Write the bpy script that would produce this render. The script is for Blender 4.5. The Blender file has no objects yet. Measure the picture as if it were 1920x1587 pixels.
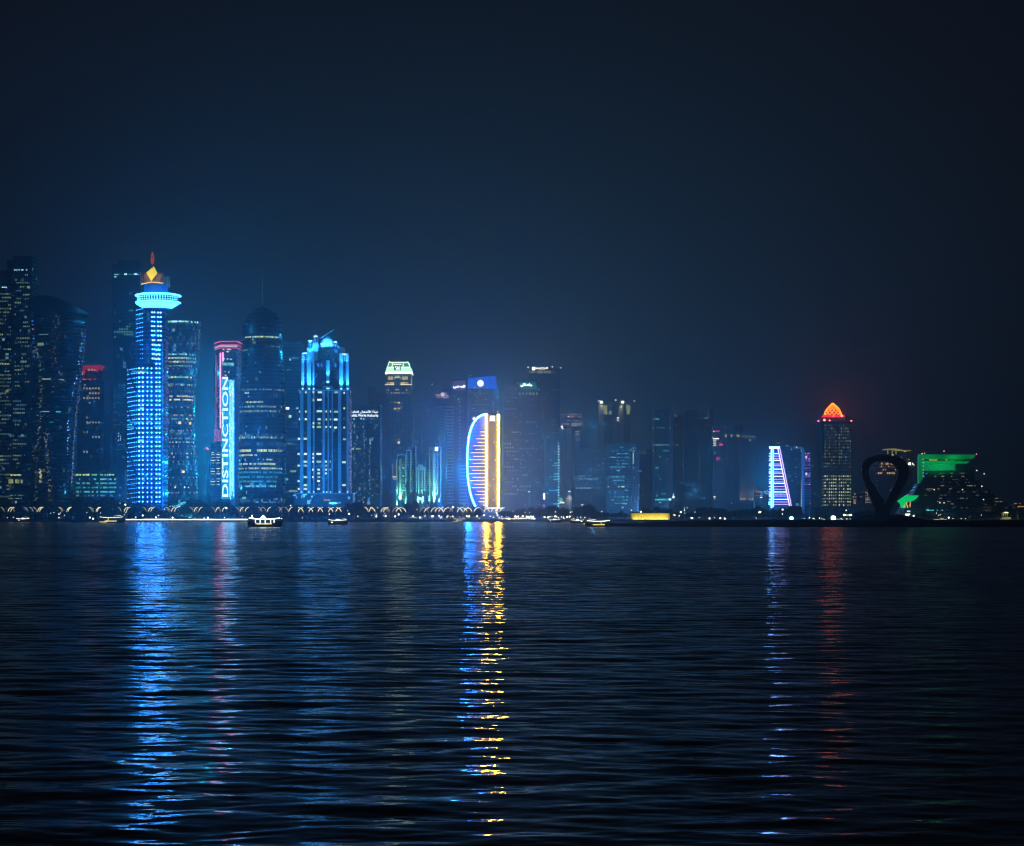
import bpy, bmesh, math, random
import numpy as np
from mathutils import Vector, Matrix
R = math.radians
F = 3774.0; HY = 969.0; CH = 5.0; GZ = 2.0          # focal length in photo pixels, horizon row, eye height, quay height
# night skyline across a bay: sea, promenade, towers, boats
HAZE = 2.0e-4       # density of the humid air
NEON_B, NEON_Y = 60, 72
FL = 1.0; EMF = 1.15; GP = .4; BW = .42      # floodlights, lamps, added glow lights, added tower lights
WROUGH = .022; NW_ = 84; SLOPE = .0086      # sea: gloss, wave trains, steepness
RIPPLES = [(2.4, 7.5, .07, .13, 3, 3.1), (.9, 3.0, .04, .07, 2, 17.3)]
CHOP = [(.30, 1.0, .26, .42, 3, 3.1), (.06, .18, .10, .20, 2, 41.7)]
FARK = 2.1
CD = (.0, .12, 1); CN = (.07, .29, .58)
CC = (.01, .52, 1); CB = (.01, .27, 1); CV = (.14, .26, .8); CT = (.05, .55, 1); CO = (.9, .45, .25)
ADDED_GLOW = [(436, 800, 1996, CB, 2), (435, 900, 1996, CB, 2), (436, 730, 1996, CB, 1), (434, 850, 1996, CB, 1.4),
        (386, 925, 2120, CC, 1.3), (382, 895, 2260, CC, 1.4), (389, 868, 2160, CC, 1.3), (383, 842, 2320, CC, 1.5), (388, 816, 2200, CC, 1.3), (384, 788, 2380, CC, 1.5), (389, 760, 2230, CC, 1.2), (384, 730, 2330, CC, 1.2), (388, 700, 2180, CC, .8), (386, 670, 2300, CC, .6), (426, 890, 2240, CC, 2), (428, 770, 2240, CC, 2), (290, 562, 2046, CC, 3), (262, 640, 2060, CB, 1),
        (612, 642, 2140, CC, 2.6), (590, 660, 2140, CC, 2), (638, 690, 2145, CC, 2.4), (600, 930, 2040, CB, .8), (578, 700, 2074, CB, .35), (640, 700, 2074, CB, .35), (606, 655, 2076, CC, .3), (600, 890, 2062, CB, .5), (624, 860, 2064, CB, .3), (582, 870, 2064, CB, .3), (548, 700, 2290, CB, 1.5), (548, 860, 2290, CC, 2), (690, 800, 2330, CC, 1.5),
        (862, 880, 2740, CC, 2.4), (877, 940, 2316, CD, 2.4), (877, 900, 2316, CD, 3), (876.4, 860, 2316, CD, 3), (880, 815, 2316, CD, 2.4), (888, 870, 2350, CB, 4), (890, 930, 2350, CB, 3),
        (922, 800, 2352, CV, 3), (924, 880, 2352, CV, 4), (924, 935, 2352, CV, 3), (960, 930, 2300, CV, .3),
        (704, 890, 2560, CN, 2.4), (838, 900, 2560, CN, 4), (838, 820, 2560, CN, 3), (935, 740, 2700, CN, 3), (1000, 900, 2560, CN, 3), (1016, 820, 2560, CN, 2.4), (1112, 900, 2620, CN, 3), (1112, 800, 2700, CN, 2), (1170, 900, 3110, CN, 3), (1300, 920, 2900, CN, 2.4), (1330, 850, 2900, CN, 1.5),
        (1454, 860, 2466, CB, 1), (1455, 920, 2466, CB, 1), (1432, 945, 2480, CC, .8), (1434, 915, 2560, CC, .9), (1430, 885, 2500, CC, .8), (1433, 860, 2600, CB, .9), (1447, 880, 2424, CB, .8), (1447, 930, 2424, CB, .8)]
# unseen spots aimed inland, added to brighten the towers and the air between
CM = (.10, .36, .85)
BACK = [(700, 950, 2900, CM, 6), (830, 950, 2950, CM, 6), (905, 950, 2950, CM, 6), (985, 950, 2900, CM, 6), (1030, 950, 3100, CM, 6), (1090, 950, 2950, CM, 4), (1160, 950, 2950, CM, 1), (1215, 950, 3000, CM, 10), (1290, 950, 3400, CM, 8), (1385, 950, 3200, CM, 10), (165, 950, 2500, CM, 3),
        (545, 930, 2010, CB, 3.5), (700, 940, 2120, CT, 2.5), (745, 950, 2250, (.05, .6, .4), 1), (975, 940, 2390, CV, 6), (985, 900, 2500, CV, 5), (848, 950, 2400, CC, 7), (1000, 950, 2250, CB, 8), (1060, 950, 2250, CB, 6), (1130, 950, 2250, CM, 2), (1190, 950, 2250, CM, 2), (1260, 950, 2250, CT, 4), (1340, 950, 2300, CB, 4), (1400, 950, 2300, CB, 3), (475, 935, 1990, (.01, .36, .75), 7), (340, 940, 2010, CB, 4), (240, 940, 2060, CB, 1), (170, 945, 2010, CT, 1.2), (1510, 950, 2350, CB, 3), (1570, 950, 2300, CT, 1), (1780, 968, 1880, CT, .2), (1850, 968, 1880, CT, .2)]
sc = bpy.context.scene; col = sc.collection
SKY0 = (0.0042, 0.0047, 0.0088); SKY1 = (0.0036, 0.0205, 0.0350); SKY2 = (0.002, 0.010, 0.019)
# ---------------------------------------------------------------- camera, sky, exposure
cam = bpy.data.objects.new('camera', bpy.data.cameras.new('camera')); col.objects.link(cam)
cam.location = (0, 0, CH); cam.rotation_euler = (R(90), 0, 0)
cam.data.sensor_width = 36; cam.data.lens = 36 * F / 1920
cam.data.shift_y = (HY - 793.5) / 1920
cam.data.clip_start = 0.5; cam.data.clip_end = 40000
sc.camera = cam
sc.view_settings.view_transform = 'Standard'; sc.view_settings.look = 'None'
sc.view_settings.exposure = 0; sc.view_settings.gamma = 1
cy = sc.cycles
cy.max_bounces = 5; cy.diffuse_bounces = 1; cy.glossy_bounces = 3; cy.transmission_bounces = 2
cy.volume_bounces = 0; cy.transparent_max_bounces = 6
cy.sample_clamp_indirect = 6; cy.caustics_reflective = False; cy.caustics_refractive = False
cy.use_denoising = True; cy.use_adaptive_sampling = False; cy.denoising_prefilter = 'ACCURATE'; cy.filter_width = 1.15

w = bpy.data.worlds.new("World"); sc.world = w; w.use_nodes = True
nt = w.node_tree; nt.nodes.clear(); N = nt.nodes.new; L = nt.links.new
out = N('ShaderNodeOutputWorld'); bg = N('ShaderNodeBackground'); bg2 = N('ShaderNodeBackground'); add = N('ShaderNodeAddShader')
sky = N('ShaderNodeTexSky'); sky.sky_type = 'NISHITA'; sky.sun_disc = False
sky.sun_elevation = R(-4); sky.sun_rotation = R(200)
L(sky.outputs[0], bg2.inputs[0]); bg2.inputs[1].default_value = 0.0015
tc = N('ShaderNodeTexCoord')
def glow_node(px, py, wx, wy, colr, pw=1.0):
    """city light dome: falls off with the angle from the direction of the skyline's heart"""
    az = math.atan2(px - 960, F); el = math.atan2(HY - py, F)
    c = Vector((math.sin(az) * math.cos(el), math.cos(az) * math.cos(el), math.sin(el)))
    s = N('ShaderNodeVectorMath'); s.operation = 'SUBTRACT'; L(tc.outputs['Generated'], s.inputs[0]); s.inputs[1].default_value = c
    d = N('ShaderNodeVectorMath'); d.operation = 'DIVIDE'; L(s.outputs[0], d.inputs[0]); d.inputs[1].default_value = (wx, 0.45, wy)
    ln = N('ShaderNodeVectorMath'); ln.operation = 'LENGTH'; L(d.outputs[0], ln.inputs[0])
    p = N('ShaderNodeMath'); p.operation = 'POWER'; L(ln.outputs['Value'], p.inputs[0]); p.inputs[1].default_value = pw
    m = N('ShaderNodeMath'); m.operation = 'MULTIPLY'; L(p.outputs[0], m.inputs[0]); m.inputs[1].default_value = -1
    e = N('ShaderNodeMath'); e.operation = 'EXPONENT'; L(m.outputs[0], e.inputs[0])
    k = N('ShaderNodeVectorMath'); k.operation = 'SCALE'; k.inputs[0].default_value = colr; L(e.outputs[0], k.inputs['Scale'])
    return k.outputs[0]
g1 = glow_node(950, 740, 0.185, 0.145, SKY1, 1.7)
g2 = glow_node(860, 850, 0.12, 0.05, SKY2, 2.0)
a1 = N('ShaderNodeVectorMath'); a1.operation = 'ADD'; L(g1, a1.inputs[0]); L(g2, a1.inputs[1])
a2 = N('ShaderNodeVectorMath'); a2.operation = 'ADD'; L(a1.outputs[0], a2.inputs[0]); a2.inputs[1].default_value = SKY0
L(a2.outputs[0], bg.inputs[0]); bg.inputs[1].default_value = 1
L(bg.outputs[0], add.inputs[0]); L(bg2.outputs[0], add.inputs[1]); L(add.outputs[0], out.inputs[0])
# ---------------------------------------------------------------- materials
MATS = {}
def newmat(key):
    m = bpy.data.materials.new(key); m.use_nodes = True; t = m.node_tree; t.nodes.clear()
    o = t.nodes.new('ShaderNodeOutputMaterial'); return m, t, t.nodes.new, t.links.new, o
def E(c, s, samp=False):
    """a lamp / lit pane of colour c and strength s"""
    k = ('E', tuple(c), s, samp)
    if k in MATS: return MATS[k]
    m, t, N, L, o = newmat('lit'); e = N('ShaderNodeBsdfPrincipled')
    e.inputs['Base Color'].default_value = (*[.03 + .22 * v for v in c], 1); e.inputs['Roughness'].default_value = .5
    e.inputs['Emission Color'].default_value = (*c, 1); e.inputs['Emission Strength'].default_value = s * EMF
    L(e.outputs[0], o.inputs[0]); m.cycles.emission_sampling = 'FRONT_BACK' if samp else 'NONE'
    MATS[k] = m; return m
def P(c, rough=.6, metal=0, noise=.25, sc_=.3):
    """painted / stone / metal surface with a little uneven tone"""
    k = ('P', tuple(c), rough, metal, noise, sc_)
    if k in MATS: return MATS[k]
    m, t, N, L, o = newmat('surface'); b = N('ShaderNodeBsdfPrincipled')
    tc = N('ShaderNodeTexCoord'); n = N('ShaderNodeTexNoise'); n.inputs['Scale'].default_value = sc_
    L(tc.outputs['Object'], n.inputs['Vector'])
    r = N('ShaderNodeMapRange'); r.inputs[3].default_value = 1 - noise; r.inputs[4].default_value = 1 + noise
    L(n.outputs[0], r.inputs[0]); v = N('ShaderNodeVectorMath'); v.operation = 'SCALE'; v.inputs[0].default_value = c
    L(r.outputs[0], v.inputs['Scale']); L(v.outputs[0], b.inputs['Base Color'])
    b.inputs['Roughness'].default_value = rough; b.inputs['Metallic'].default_value = metal
    L(b.outputs[0], o.inputs[0]); MATS[k] = m; return m
def FAC(glass, frame, dx, dz, fx=.2, fz=.3, lit=0.0, litc=(1, .8, .45), lits=.35, litc2=None, rough=.25, floorlit=0.0, glow=None):
    """facade: cells dx by dz metres, a frame grid, glass of varied tone, a few dimly lit rooms (lit = share of cells)"""
    k = ('F', tuple(glass), tuple(frame), dx, dz, fx, fz, lit, tuple(litc), lits, litc2, rough, floorlit, glow)
    if k in MATS: return MATS[k]
    m, t, N, L, o = newmat('facade'); b = N('ShaderNodeBsdfPrincipled'); tc = N('ShaderNodeTexCoord')
    sp = N('ShaderNodeSeparateXYZ'); L(tc.outputs['Object'], sp.inputs[0])
    def M(op, a, c=None, cl=False):
        x = N('ShaderNodeMath'); x.operation = op; x.use_clamp = cl
        for i, v in enumerate((a, c)):
            if v is None: continue
            if isinstance(v, (int, float)): x.inputs[i].default_value = v
            else: L(v, x.inputs[i])
        return x.outputs[0]
    u = M('DIVIDE', M('ADD', sp.outputs[0], sp.outputs[1]), dx); v = M('DIVIDE', sp.outputs[2], dz)
    gu = M('GREATER_THAN', M('FRACT', u), fx); gv = M('GREATER_THAN', M('FRACT', v), fz); g = M('MULTIPLY', gu, gv)
    cu = M('FLOOR', u); cv = M('FLOOR', v)
    cb = N('ShaderNodeCombineXYZ'); L(cu, cb.inputs[0]); L(cv, cb.inputs[1])
    wn = N('ShaderNodeTexWhiteNoise'); wn.noise_dimensions = '3D'; L(cb.outputs[0], wn.inputs['Vector'])
    mx = N('ShaderNodeMix'); mx.data_type = 'RGBA'; L(g, mx.inputs[0])
    mx.inputs[6].default_value = (*frame, 1)
    vs = N('ShaderNodeVectorMath'); vs.operation = 'SCALE'; vs.inputs[0].default_value = glass
    L(M('ADD', M('MULTIPLY', wn.outputs['Value'], .9), .5), vs.inputs['Scale'])
    L(vs.outputs[0], mx.inputs[7]); L(mx.outputs[2], b.inputs['Base Color'])
    L(M('ADD', M('MULTIPLY', g, -.35), rough + .35), b.inputs['Roughness'])
    if lit > 0 or floorlit > 0:
        c2 = N('ShaderNodeSeparateColor'); L(wn.outputs['Color'], c2.inputs[0])
        wf = N('ShaderNodeTexWhiteNoise'); wf.noise_dimensions = '1D'; L(cv, wf.inputs['W'])
        # clusters of rooms on one floor are lit together
        c3 = N('ShaderNodeCombineXYZ'); L(M('FLOOR', M('DIVIDE', u, 5)), c3.inputs[0]); L(cv, c3.inputs[1]); c3.inputs[2].default_value = 7
        w3 = N('ShaderNodeTexWhiteNoise'); w3.noise_dimensions = '3D'; L(c3.outputs[0], w3.inputs['Vector'])
        share = M('ADD', M('MULTIPLY', M('LESS_THAN', w3.outputs['Value'], .22), lit * 2.0), lit * .15)
        share = M('ADD', share, M('MULTIPLY', M('LESS_THAN', wf.outputs['Value'], floorlit), .55))
        on = M('MULTIPLY', M('LESS_THAN', c2.outputs[0], share), g)
        st = M('MULTIPLY', on, M('MULTIPLY', M('ADD', M('POWER', c2.outputs[1], 3.0), .12), lits))
        if litc2:
            lm = N('ShaderNodeMix'); lm.data_type = 'RGBA'; L(M('GREATER_THAN', c2.outputs[2], .6), lm.inputs[0])
            lm.inputs[6].default_value = (*litc, 1); lm.inputs[7].default_value = (*litc2, 1); L(lm.outputs[2], b.inputs['Emission Color'])
        else: b.inputs['Emission Color'].default_value = (*litc, 1)
        L(st, b.inputs['Emission Strength'])
        bm = N('ShaderNodeMix'); bm.data_type = 'RGBA'; L(on, bm.inputs[0]); L(mx.outputs[2], bm.inputs[6]); bm.inputs[7].default_value = (*[.03 + .15 * v for v in litc], 1); L(bm.outputs[2], b.inputs['Base Color'])
    L(b.outputs[0], o.inputs[0]); m.cycles.emission_sampling = 'NONE'; MATS[k] = m; return m
WARM = (1, .72, .32); YG = (.80, .95, .38); GRN = (.30, 1, .55); TEAL = (.06, .75, .72); CYW = (.45, .9, 1); WHT = (1, .95, .85)
BLU = (.05, .42, 1); DKG = (.012, .02, .03); DKF = (.03, .04, .05)

# ---------------------------------------------------------------- mesh helpers
class MB:
    def __init__(s): s.v = []; s.f = []
    def add(s, vs, fs):
        n = len(s.v); s.v += [tuple(p) for p in vs]; s.f += [tuple(n + i for i in f) for f in fs]; return s
    def box(s, x0, x1, y0, y1, z0, z1):
        if x0 > x1: x0, x1 = x1, x0
        return s.add([(x0, y0, z0), (x1, y0, z0), (x1, y1, z0), (x0, y1, z0), (x0, y0, z1), (x1, y0, z1), (x1, y1, z1), (x0, y1, z1)],
                     [(0, 3, 2, 1), (4, 5, 6, 7), (0, 1, 5, 4), (1, 2, 6, 5), (2, 3, 7, 6), (3, 0, 4, 7)])
    def loft(s, rings, closed=True, caps=True):
        n = len(rings[0]); vs = [p for r in rings for p in r]; fs = []
        for k in range(len(rings) - 1):
            for i in range(n if closed else n - 1):
                j = (i + 1) % n; fs.append((k * n + i, k * n + j, (k + 1) * n + j, (k + 1) * n + i))
        if caps: fs.append(tuple(range(n))[::-1]); fs.append(tuple((len(rings) - 1) * n + i for i in range(n)))
        return s.add(vs, fs)
    def prism(s, poly, z0, z1, top=None):
        top = top or poly
        return s.loft([[(x, y, z0) for x, y in poly], [(x, y, z1) for x, y in top]])
    def slab(s, poly, y0, y1):
        """outline in x, z pushed back from y0 to y1"""
        return s.loft([[(x, y0, z) for x, z in poly], [(x, y1, z) for x, z in poly]])
    def lathe(s, cx, cy_, prof, n=32, caps=True, a0=0, a1=2 * math.pi):
        full = abs(a1 - a0 - 2 * math.pi) < 1e-6
        m = n if full else n + 1
        return s.loft([[(cx + r * math.cos(a0 + (a1 - a0) * i / n), cy_ + r * math.sin(a0 + (a1 - a0) * i / n), z) for i in range(m)] for r, z in prof], closed=full, caps=caps)
    def tube(s, pts, r, n=6):
        pts = [Vector(p) for p in pts]; rings = []
        for i, p in enumerate(pts):
            a = pts[max(0, i - 1)]; b = pts[min(len(pts) - 1, i + 1)]; t = (b - a).normalized()
            u = t.cross(Vector((0, 1, 0)));
            if u.length < .1: u = t.cross(Vector((1, 0, 0)))
            u.normalize(); v = t.cross(u); rr = r[i] if isinstance(r, (list, tuple)) else r
            rings.append([p + (u * math.cos(2 * math.pi * k / n) + v * math.sin(2 * math.pi * k / n)) * rr for k in range(n)])
        return s.loft(rings)
    def ball(s, x, y, z, r, n=10, m=6, sz=1.0):
        return s.lathe(x, y, [(max(.01, r * math.sin(math.pi * k / m)), z - r * sz * math.cos(math.pi * k / m)) for k in range(m + 1)], n)
    def mesh(s, name, mat, smooth=False):
        me = bpy.data.meshes.new(name); me.from_pydata(s.v, [], s.f); me.update()
        if mat: me.materials.append(mat)
        if smooth: me.shade_smooth()
        return me
    def build(s, name, mat, parent=None, smooth=False, loc=None):
        o = bpy.data.objects.new(name, s.mesh(name, mat, smooth)); col.objects.link(o)
        if parent: o.parent = parent
        if loc: o.location = loc
        return o
def tag(o, label=None, cat=None, group=None, kind=None):
    if label: o['label'] = label
    if cat: o['category'] = cat
    if group: o['group'] = group
    if kind: o['kind'] = kind
    return o
def empty(name, loc, label, cat, group=None):
    o = bpy.data.objects.new(name, None); o.empty_display_size = 5; o.location = loc; col.objects.link(o)
    return tag(o, label, cat, group)
def wx(px, d): return (px - 960) * d / F
def wz(py, d): return CH + (HY - py) * d / F
UNIT = {}
def unit(mat):
    if mat.name not in UNIT: UNIT[mat.name] = MB().box(-.5, .5, -.5, .5, -.5, .5).mesh('pane', mat)
    return UNIT[mat.name]
DISC = {}
def disc(mat):
    if mat.name not in DISC: DISC[mat.name] = MB().ball(0, 0, 0, .5, 8, 5).mesh('lamp', mat)
    return DISC[mat.name]

class B:
    """one building; x, y arguments are photo pixels turned into metres at the building's own distance"""
    def __init__(s, name, label, d, cx, cat='skyscraper', base=GZ, group=None):
        if d > 2600: d = 2600 + (d - 2600) * FARK     # the hazy second row stands well inland
        s.d = d; s.k = d / F; s.ox = wx(cx, d); s.oz = base; s.cx = cx
        s.o = empty(name, (s.ox, d, base), label, cat, group); s.cnt = {}; s.rest = {}
        s.gy = HY + (CH - base) * F / d
    def X(s, px): return wx(px, s.d) - s.ox
    def Z(s, py): return wz(py, s.d) - s.oz
    def part(s, name, mb, mat, parent=None, smooth=False, label=None):
        o = mb.build(name, mat, parent or s.o, smooth)
        if label: o['label'] = label
        return o
    def box(s, mb, x0, x1, yt, yb, f=0, dep=30):
        """photo box x0..x1, yt..yb (yb None = down to the ground), front face f metres behind the building line"""
        return mb.box(s.X(x0), s.X(x1), f, f + dep, 0 if yb is None else s.Z(yb), s.Z(yt))
    def poly(s, mb, pts, f=0, dep=30): return mb.slab([(s.X(x), s.Z(y)) for x, y in pts], f, f + dep)
    def bx(s, name, x0, x1, yt, yb, mat, f=0, dep=30, parent=None, label=None):
        return s.part(name, s.box(MB(), x0, x1, yt, yb, f, dep), mat, parent, label=label)
    def pane(s, x, y, wd, h, mat, f=-.25, name='window', surf=None, rnd=False, thick=.4, cap=100):
        """one lit pane centred on photo x, y, wd x h photo pixels"""
        X, Z = s.X(x), s.Z(y); a = 0; Y = f
        if surf: Y, a = surf(X, Z); Y += f
        if s.cnt.get(name, 0) >= cap:
            s.rest.setdefault((name, mat.name), []).append((X, Y, Z, wd * s.k, thick, h * s.k, a)); return
        s.cnt[name] = s.cnt.get(name, 0) + 1
        o = bpy.data.objects.new(name, (disc if rnd else unit)(mat)); col.objects.link(o); o.parent = s.o
        o.location = (X, Y, Z); o.scale = (wd * s.k, thick, h * s.k); o.rotation_euler = (0, 0, a); return o
    def grid(s, x0, x1, y0, y1, nx, ny, mats, p=.5, wf=.6, hf=.55, seed=1, runs=.5, rowp=None, f=-.25, surf=None, skip=0.0, name='window', cap=100):
        """lit windows of a facade; neighbours on a floor tend to be lit together"""
        r = random.Random(seed); dx = (x1 - x0) / nx; dy = (y1 - y0) / ny
        for j in range(ny):
            pj = p if rowp is None else rowp[j % len(rowp)]
            on = r.random() < pj; m = r.choice(mats)
            for i in range(nx):
                if r.random() > runs: on = r.random() < pj; m = r.choice(mats)
                if on and r.random() > skip:
                    s.pane(x0 + (i + .5) * dx, y0 + (j + .5) * dy, dx * wf * r.uniform(.75, 1.1), dy * hf * r.uniform(.85, 1.1), m, f, name, surf, cap=cap)
    def row(s, x0, x1, y, h, mats, p=.7, w_=(1.2, 3.5), gap=.6, seed=1, f=-.25, surf=None, name='window'):
        """a floor of offices lit in uneven runs"""
        r = random.Random(seed * 977 + int(y)); x = x0
        while x < x1 - .8:
            wd = min(r.uniform(*w_), x1 - x)
            if r.random() < p: s.pane(x + wd / 2, y + r.uniform(-.2, .2), wd, h * r.uniform(.8, 1.1), r.choice(mats), f, name, surf)
            x += wd + gap
    def done(s):
        byname = {}
        for (name, mn), L_ in s.rest.items(): byname.setdefault(name, []).append((mn, L_))
        for name, groups in byname.items():
            mb = MB(); idx = []
            for k, (mn, L_) in enumerate(groups):
                for X, Y, Z, a, t, h, an in L_:
                    c, q = math.cos(an), math.sin(an); n0 = len(mb.f)
                    q_ = MB().box(-a / 2, a / 2, -t / 2, t / 2, -h / 2, h / 2)
                    mb.add([(X + x * c - y * q, Y + x * q + y * c, Z + z) for x, y, z in q_.v], q_.f); idx += [k] * (len(mb.f) - n0)
            me = mb.mesh(name, None)
            for mn, _ in groups: me.materials.append(bpy.data.materials[mn])
            me.polygons.foreach_set('material_index', idx)
            o = bpy.data.objects.new(name, me); col.objects.link(o); o.parent = s.o; o['kind'] = 'stuff'
    def spot(s, x, y, f, tgt, colr, power, ang=40, blend=.6, size=.4):
        """a floodlight standing at photo x, y, aimed at a photo point (x, y, metres back)"""
        l = bpy.data.lights.new('floodlight', 'SPOT'); l.color = colr; l.energy = power; l.spot_size = R(ang); l.spot_blend = blend; l.shadow_soft_size = size
        o = bpy.data.objects.new('floodlight', l); col.objects.link(o); o.parent = s.o
        p = Vector((s.X(x), f, s.Z(y))); q = Vector((s.X(tgt[0]), tgt[2], s.Z(tgt[1])))
        o.location = p; o.rotation_euler = (q - p).to_track_quat('-Z', 'Y').to_euler(); return o
    def text(s, body, x0, x1, yt, yb, mat, f=-.6, rot=0, ext=.25, bold=0.0, name='lettering'):
        cu = bpy.data.curves.new('t', 'FONT'); cu.body = body; cu.extrude = .02; cu.offset = bold; cu.resolution_u = 3
        t = bpy.data.objects.new('t', cu); col.objects.link(t); bpy.context.view_layer.update()
        me = bpy.data.meshes.new_from_object(t.evaluated_get(bpy.context.evaluated_depsgraph_get()))
        bpy.data.objects.remove(t)
        co = [v.co.copy() for v in me.vertices]
        if rot: co = [Vector((-c.y, c.x, c.z)) for c in co]
        ax, bx_ = min(c.x for c in co), max(c.x for c in co); ay, by_ = min(c.y for c in co), max(c.y for c in co)
        for v, c in zip(me.vertices, co):
            v.co = (s.X(x0 + (c.x - ax) / (bx_ - ax) * (x1 - x0)), f + (ext if c.z < 0 else 0), s.Z(yb - (c.y - ay) / (by_ - ay) * (yb - yt)))
        me.materials.clear(); me.materials.append(mat); me.name = name
        o = bpy.data.objects.new(name, me); col.objects.link(o); o.parent = s.o; return o
    def star(s, x, y, size, colr, st, f=-1, name='beacon'):
        return s.pane(x, y, size, size, E(colr, st), f, name, None, True, thick=size * s.k)
def surf_lathe(cx, cy_, prof):
    """front surface of a round tower: depth and facing angle at local x, z"""
    def g(X, Z):
        pr = sorted(prof, key=lambda q: q[1]); r = pr[0][0]
        for (r0, z0), (r1, z1) in zip(pr, pr[1:]):
            if z0 <= Z <= z1: r = r0 + (r1 - r0) * (Z - z0) / max(1e-6, z1 - z0)
        if Z > pr[-1][1]: r = pr[-1][0]
        t = max(-.97, min(.97, (X - cx) / r)); a = math.asin(t)
        return cy_ - r * math.cos(a), a
    return g
# ---------------------------------------------------------------- water and land
def water_material():
    m, t, N, L, o = newmat('sea_water'); b = N('ShaderNodeBsdfPrincipled')
    b.inputs['Base Color'].default_value = (.001, .002, .006, 1); b.inputs['Roughness'].default_value = WROUGH; b.inputs['IOR'].default_value = 1.33; b.inputs['Specular IOR Level'].default_value = .17
    tc = N('ShaderNodeTexCoord'); geo = N('ShaderNodeNewGeometry'); at_ = N('ShaderNodeAttribute'); at_.attribute_name = 'chop'
    def noise_slope(lst):
        acc = None
        for (sx, sy, ax, ay, det, off) in lst:
            mp = N('ShaderNodeMapping'); mp.inputs['Scale'].default_value = (sx, sy, 1); mp.inputs['Location'].default_value = (off, off * 1.7, off); mp.inputs['Rotation'].default_value = (0, 0, R(off % 9 - 4))
            n = N('ShaderNodeTexNoise'); n.inputs['Scale'].default_value = 1; n.inputs['Detail'].default_value = det
            L(tc.outputs['Object'], mp.inputs[0]); L(mp.outputs[0], n.inputs['Vector'])
            s = N('ShaderNodeVectorMath'); s.operation = 'SUBTRACT'; L(n.outputs['Color'], s.inputs[0]); s.inputs[1].default_value = (.5, .5, .5)
            k = N('ShaderNodeVectorMath'); k.operation = 'MULTIPLY'; L(s.outputs[0], k.inputs[0]); k.inputs[1].default_value = (ax, ay, ay * (1 if lst is CHOP else 0))
            if acc is None: acc = k.outputs[0]
            else:
                a = N('ShaderNodeVectorMath'); a.operation = 'ADD'; L(acc, a.inputs[0]); L(k.outputs[0], a.inputs[1]); acc = a.outputs[0]
        return acc
    near = noise_slope(RIPPLES); far = noise_slope(CHOP)
    # unresolved chop: steep on the side facing the open bay, gentle on the other
    sp = N('ShaderNodeSeparateXYZ'); L(far, sp.inputs[0])
    c0 = N('ShaderNodeCombineXYZ'); L(sp.outputs[1], c0.inputs[0]); L(sp.outputs[2], c0.inputs[1])
    ln = N('ShaderNodeVectorMath'); ln.operation = 'LENGTH'; L(c0.outputs[0], ln.inputs[0])
    mn = N('ShaderNodeMath'); mn.operation = 'MULTIPLY'; L(ln.outputs['Value'], mn.inputs[0]); mn.inputs[1].default_value = -1
    cb = N('ShaderNodeCombineXYZ'); L(sp.outputs[0], cb.inputs[0]); L(mn.outputs[0], cb.inputs[1])
    fs = N('ShaderNodeVectorMath'); fs.operation = 'SCALE'; L(cb.outputs[0], fs.inputs[0]); L(at_.outputs['Fac'], fs.inputs['Scale'])
    sm = N('ShaderNodeVectorMath'); sm.operation = 'ADD'; L(near, sm.inputs[0]); L(fs.outputs[0], sm.inputs[1])
    # patches of rougher and calmer water
    n = N('ShaderNodeTexNoise'); n.inputs['Scale'].default_value = 1; n.inputs['Detail'].default_value = 2
    mp = N('ShaderNodeMapping'); mp.inputs['Scale'].default_value = (.006, .02, 1); L(tc.outputs['Object'], mp.inputs[0]); L(mp.outputs[0], n.inputs['Vector'])
    r = N('ShaderNodeMapRange'); r.inputs[1].default_value = .3; r.inputs[2].default_value = .7; r.inputs[3].default_value = .7; r.inputs[4].default_value = 1.3; L(n.outputs[0], r.inputs[0])
    k = N('ShaderNodeVectorMath'); k.operation = 'SCALE'; L(sm.outputs[0], k.inputs[0]); L(r.outputs[0], k.inputs['Scale'])
    a = N('ShaderNodeVectorMath'); a.operation = 'ADD'; L(k.outputs[0], a.inputs[0]); L(geo.outputs['Normal'], a.inputs[1])
    z = N('ShaderNodeVectorMath'); z.operation = 'NORMALIZE'; L(a.outputs[0], z.inputs[0]); L(z.outputs[0], b.inputs['Normal'])
    L(b.outputs[0], o.inputs[0]); return m
XW = 5200; YF = 7800; SH = 1900.0
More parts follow.
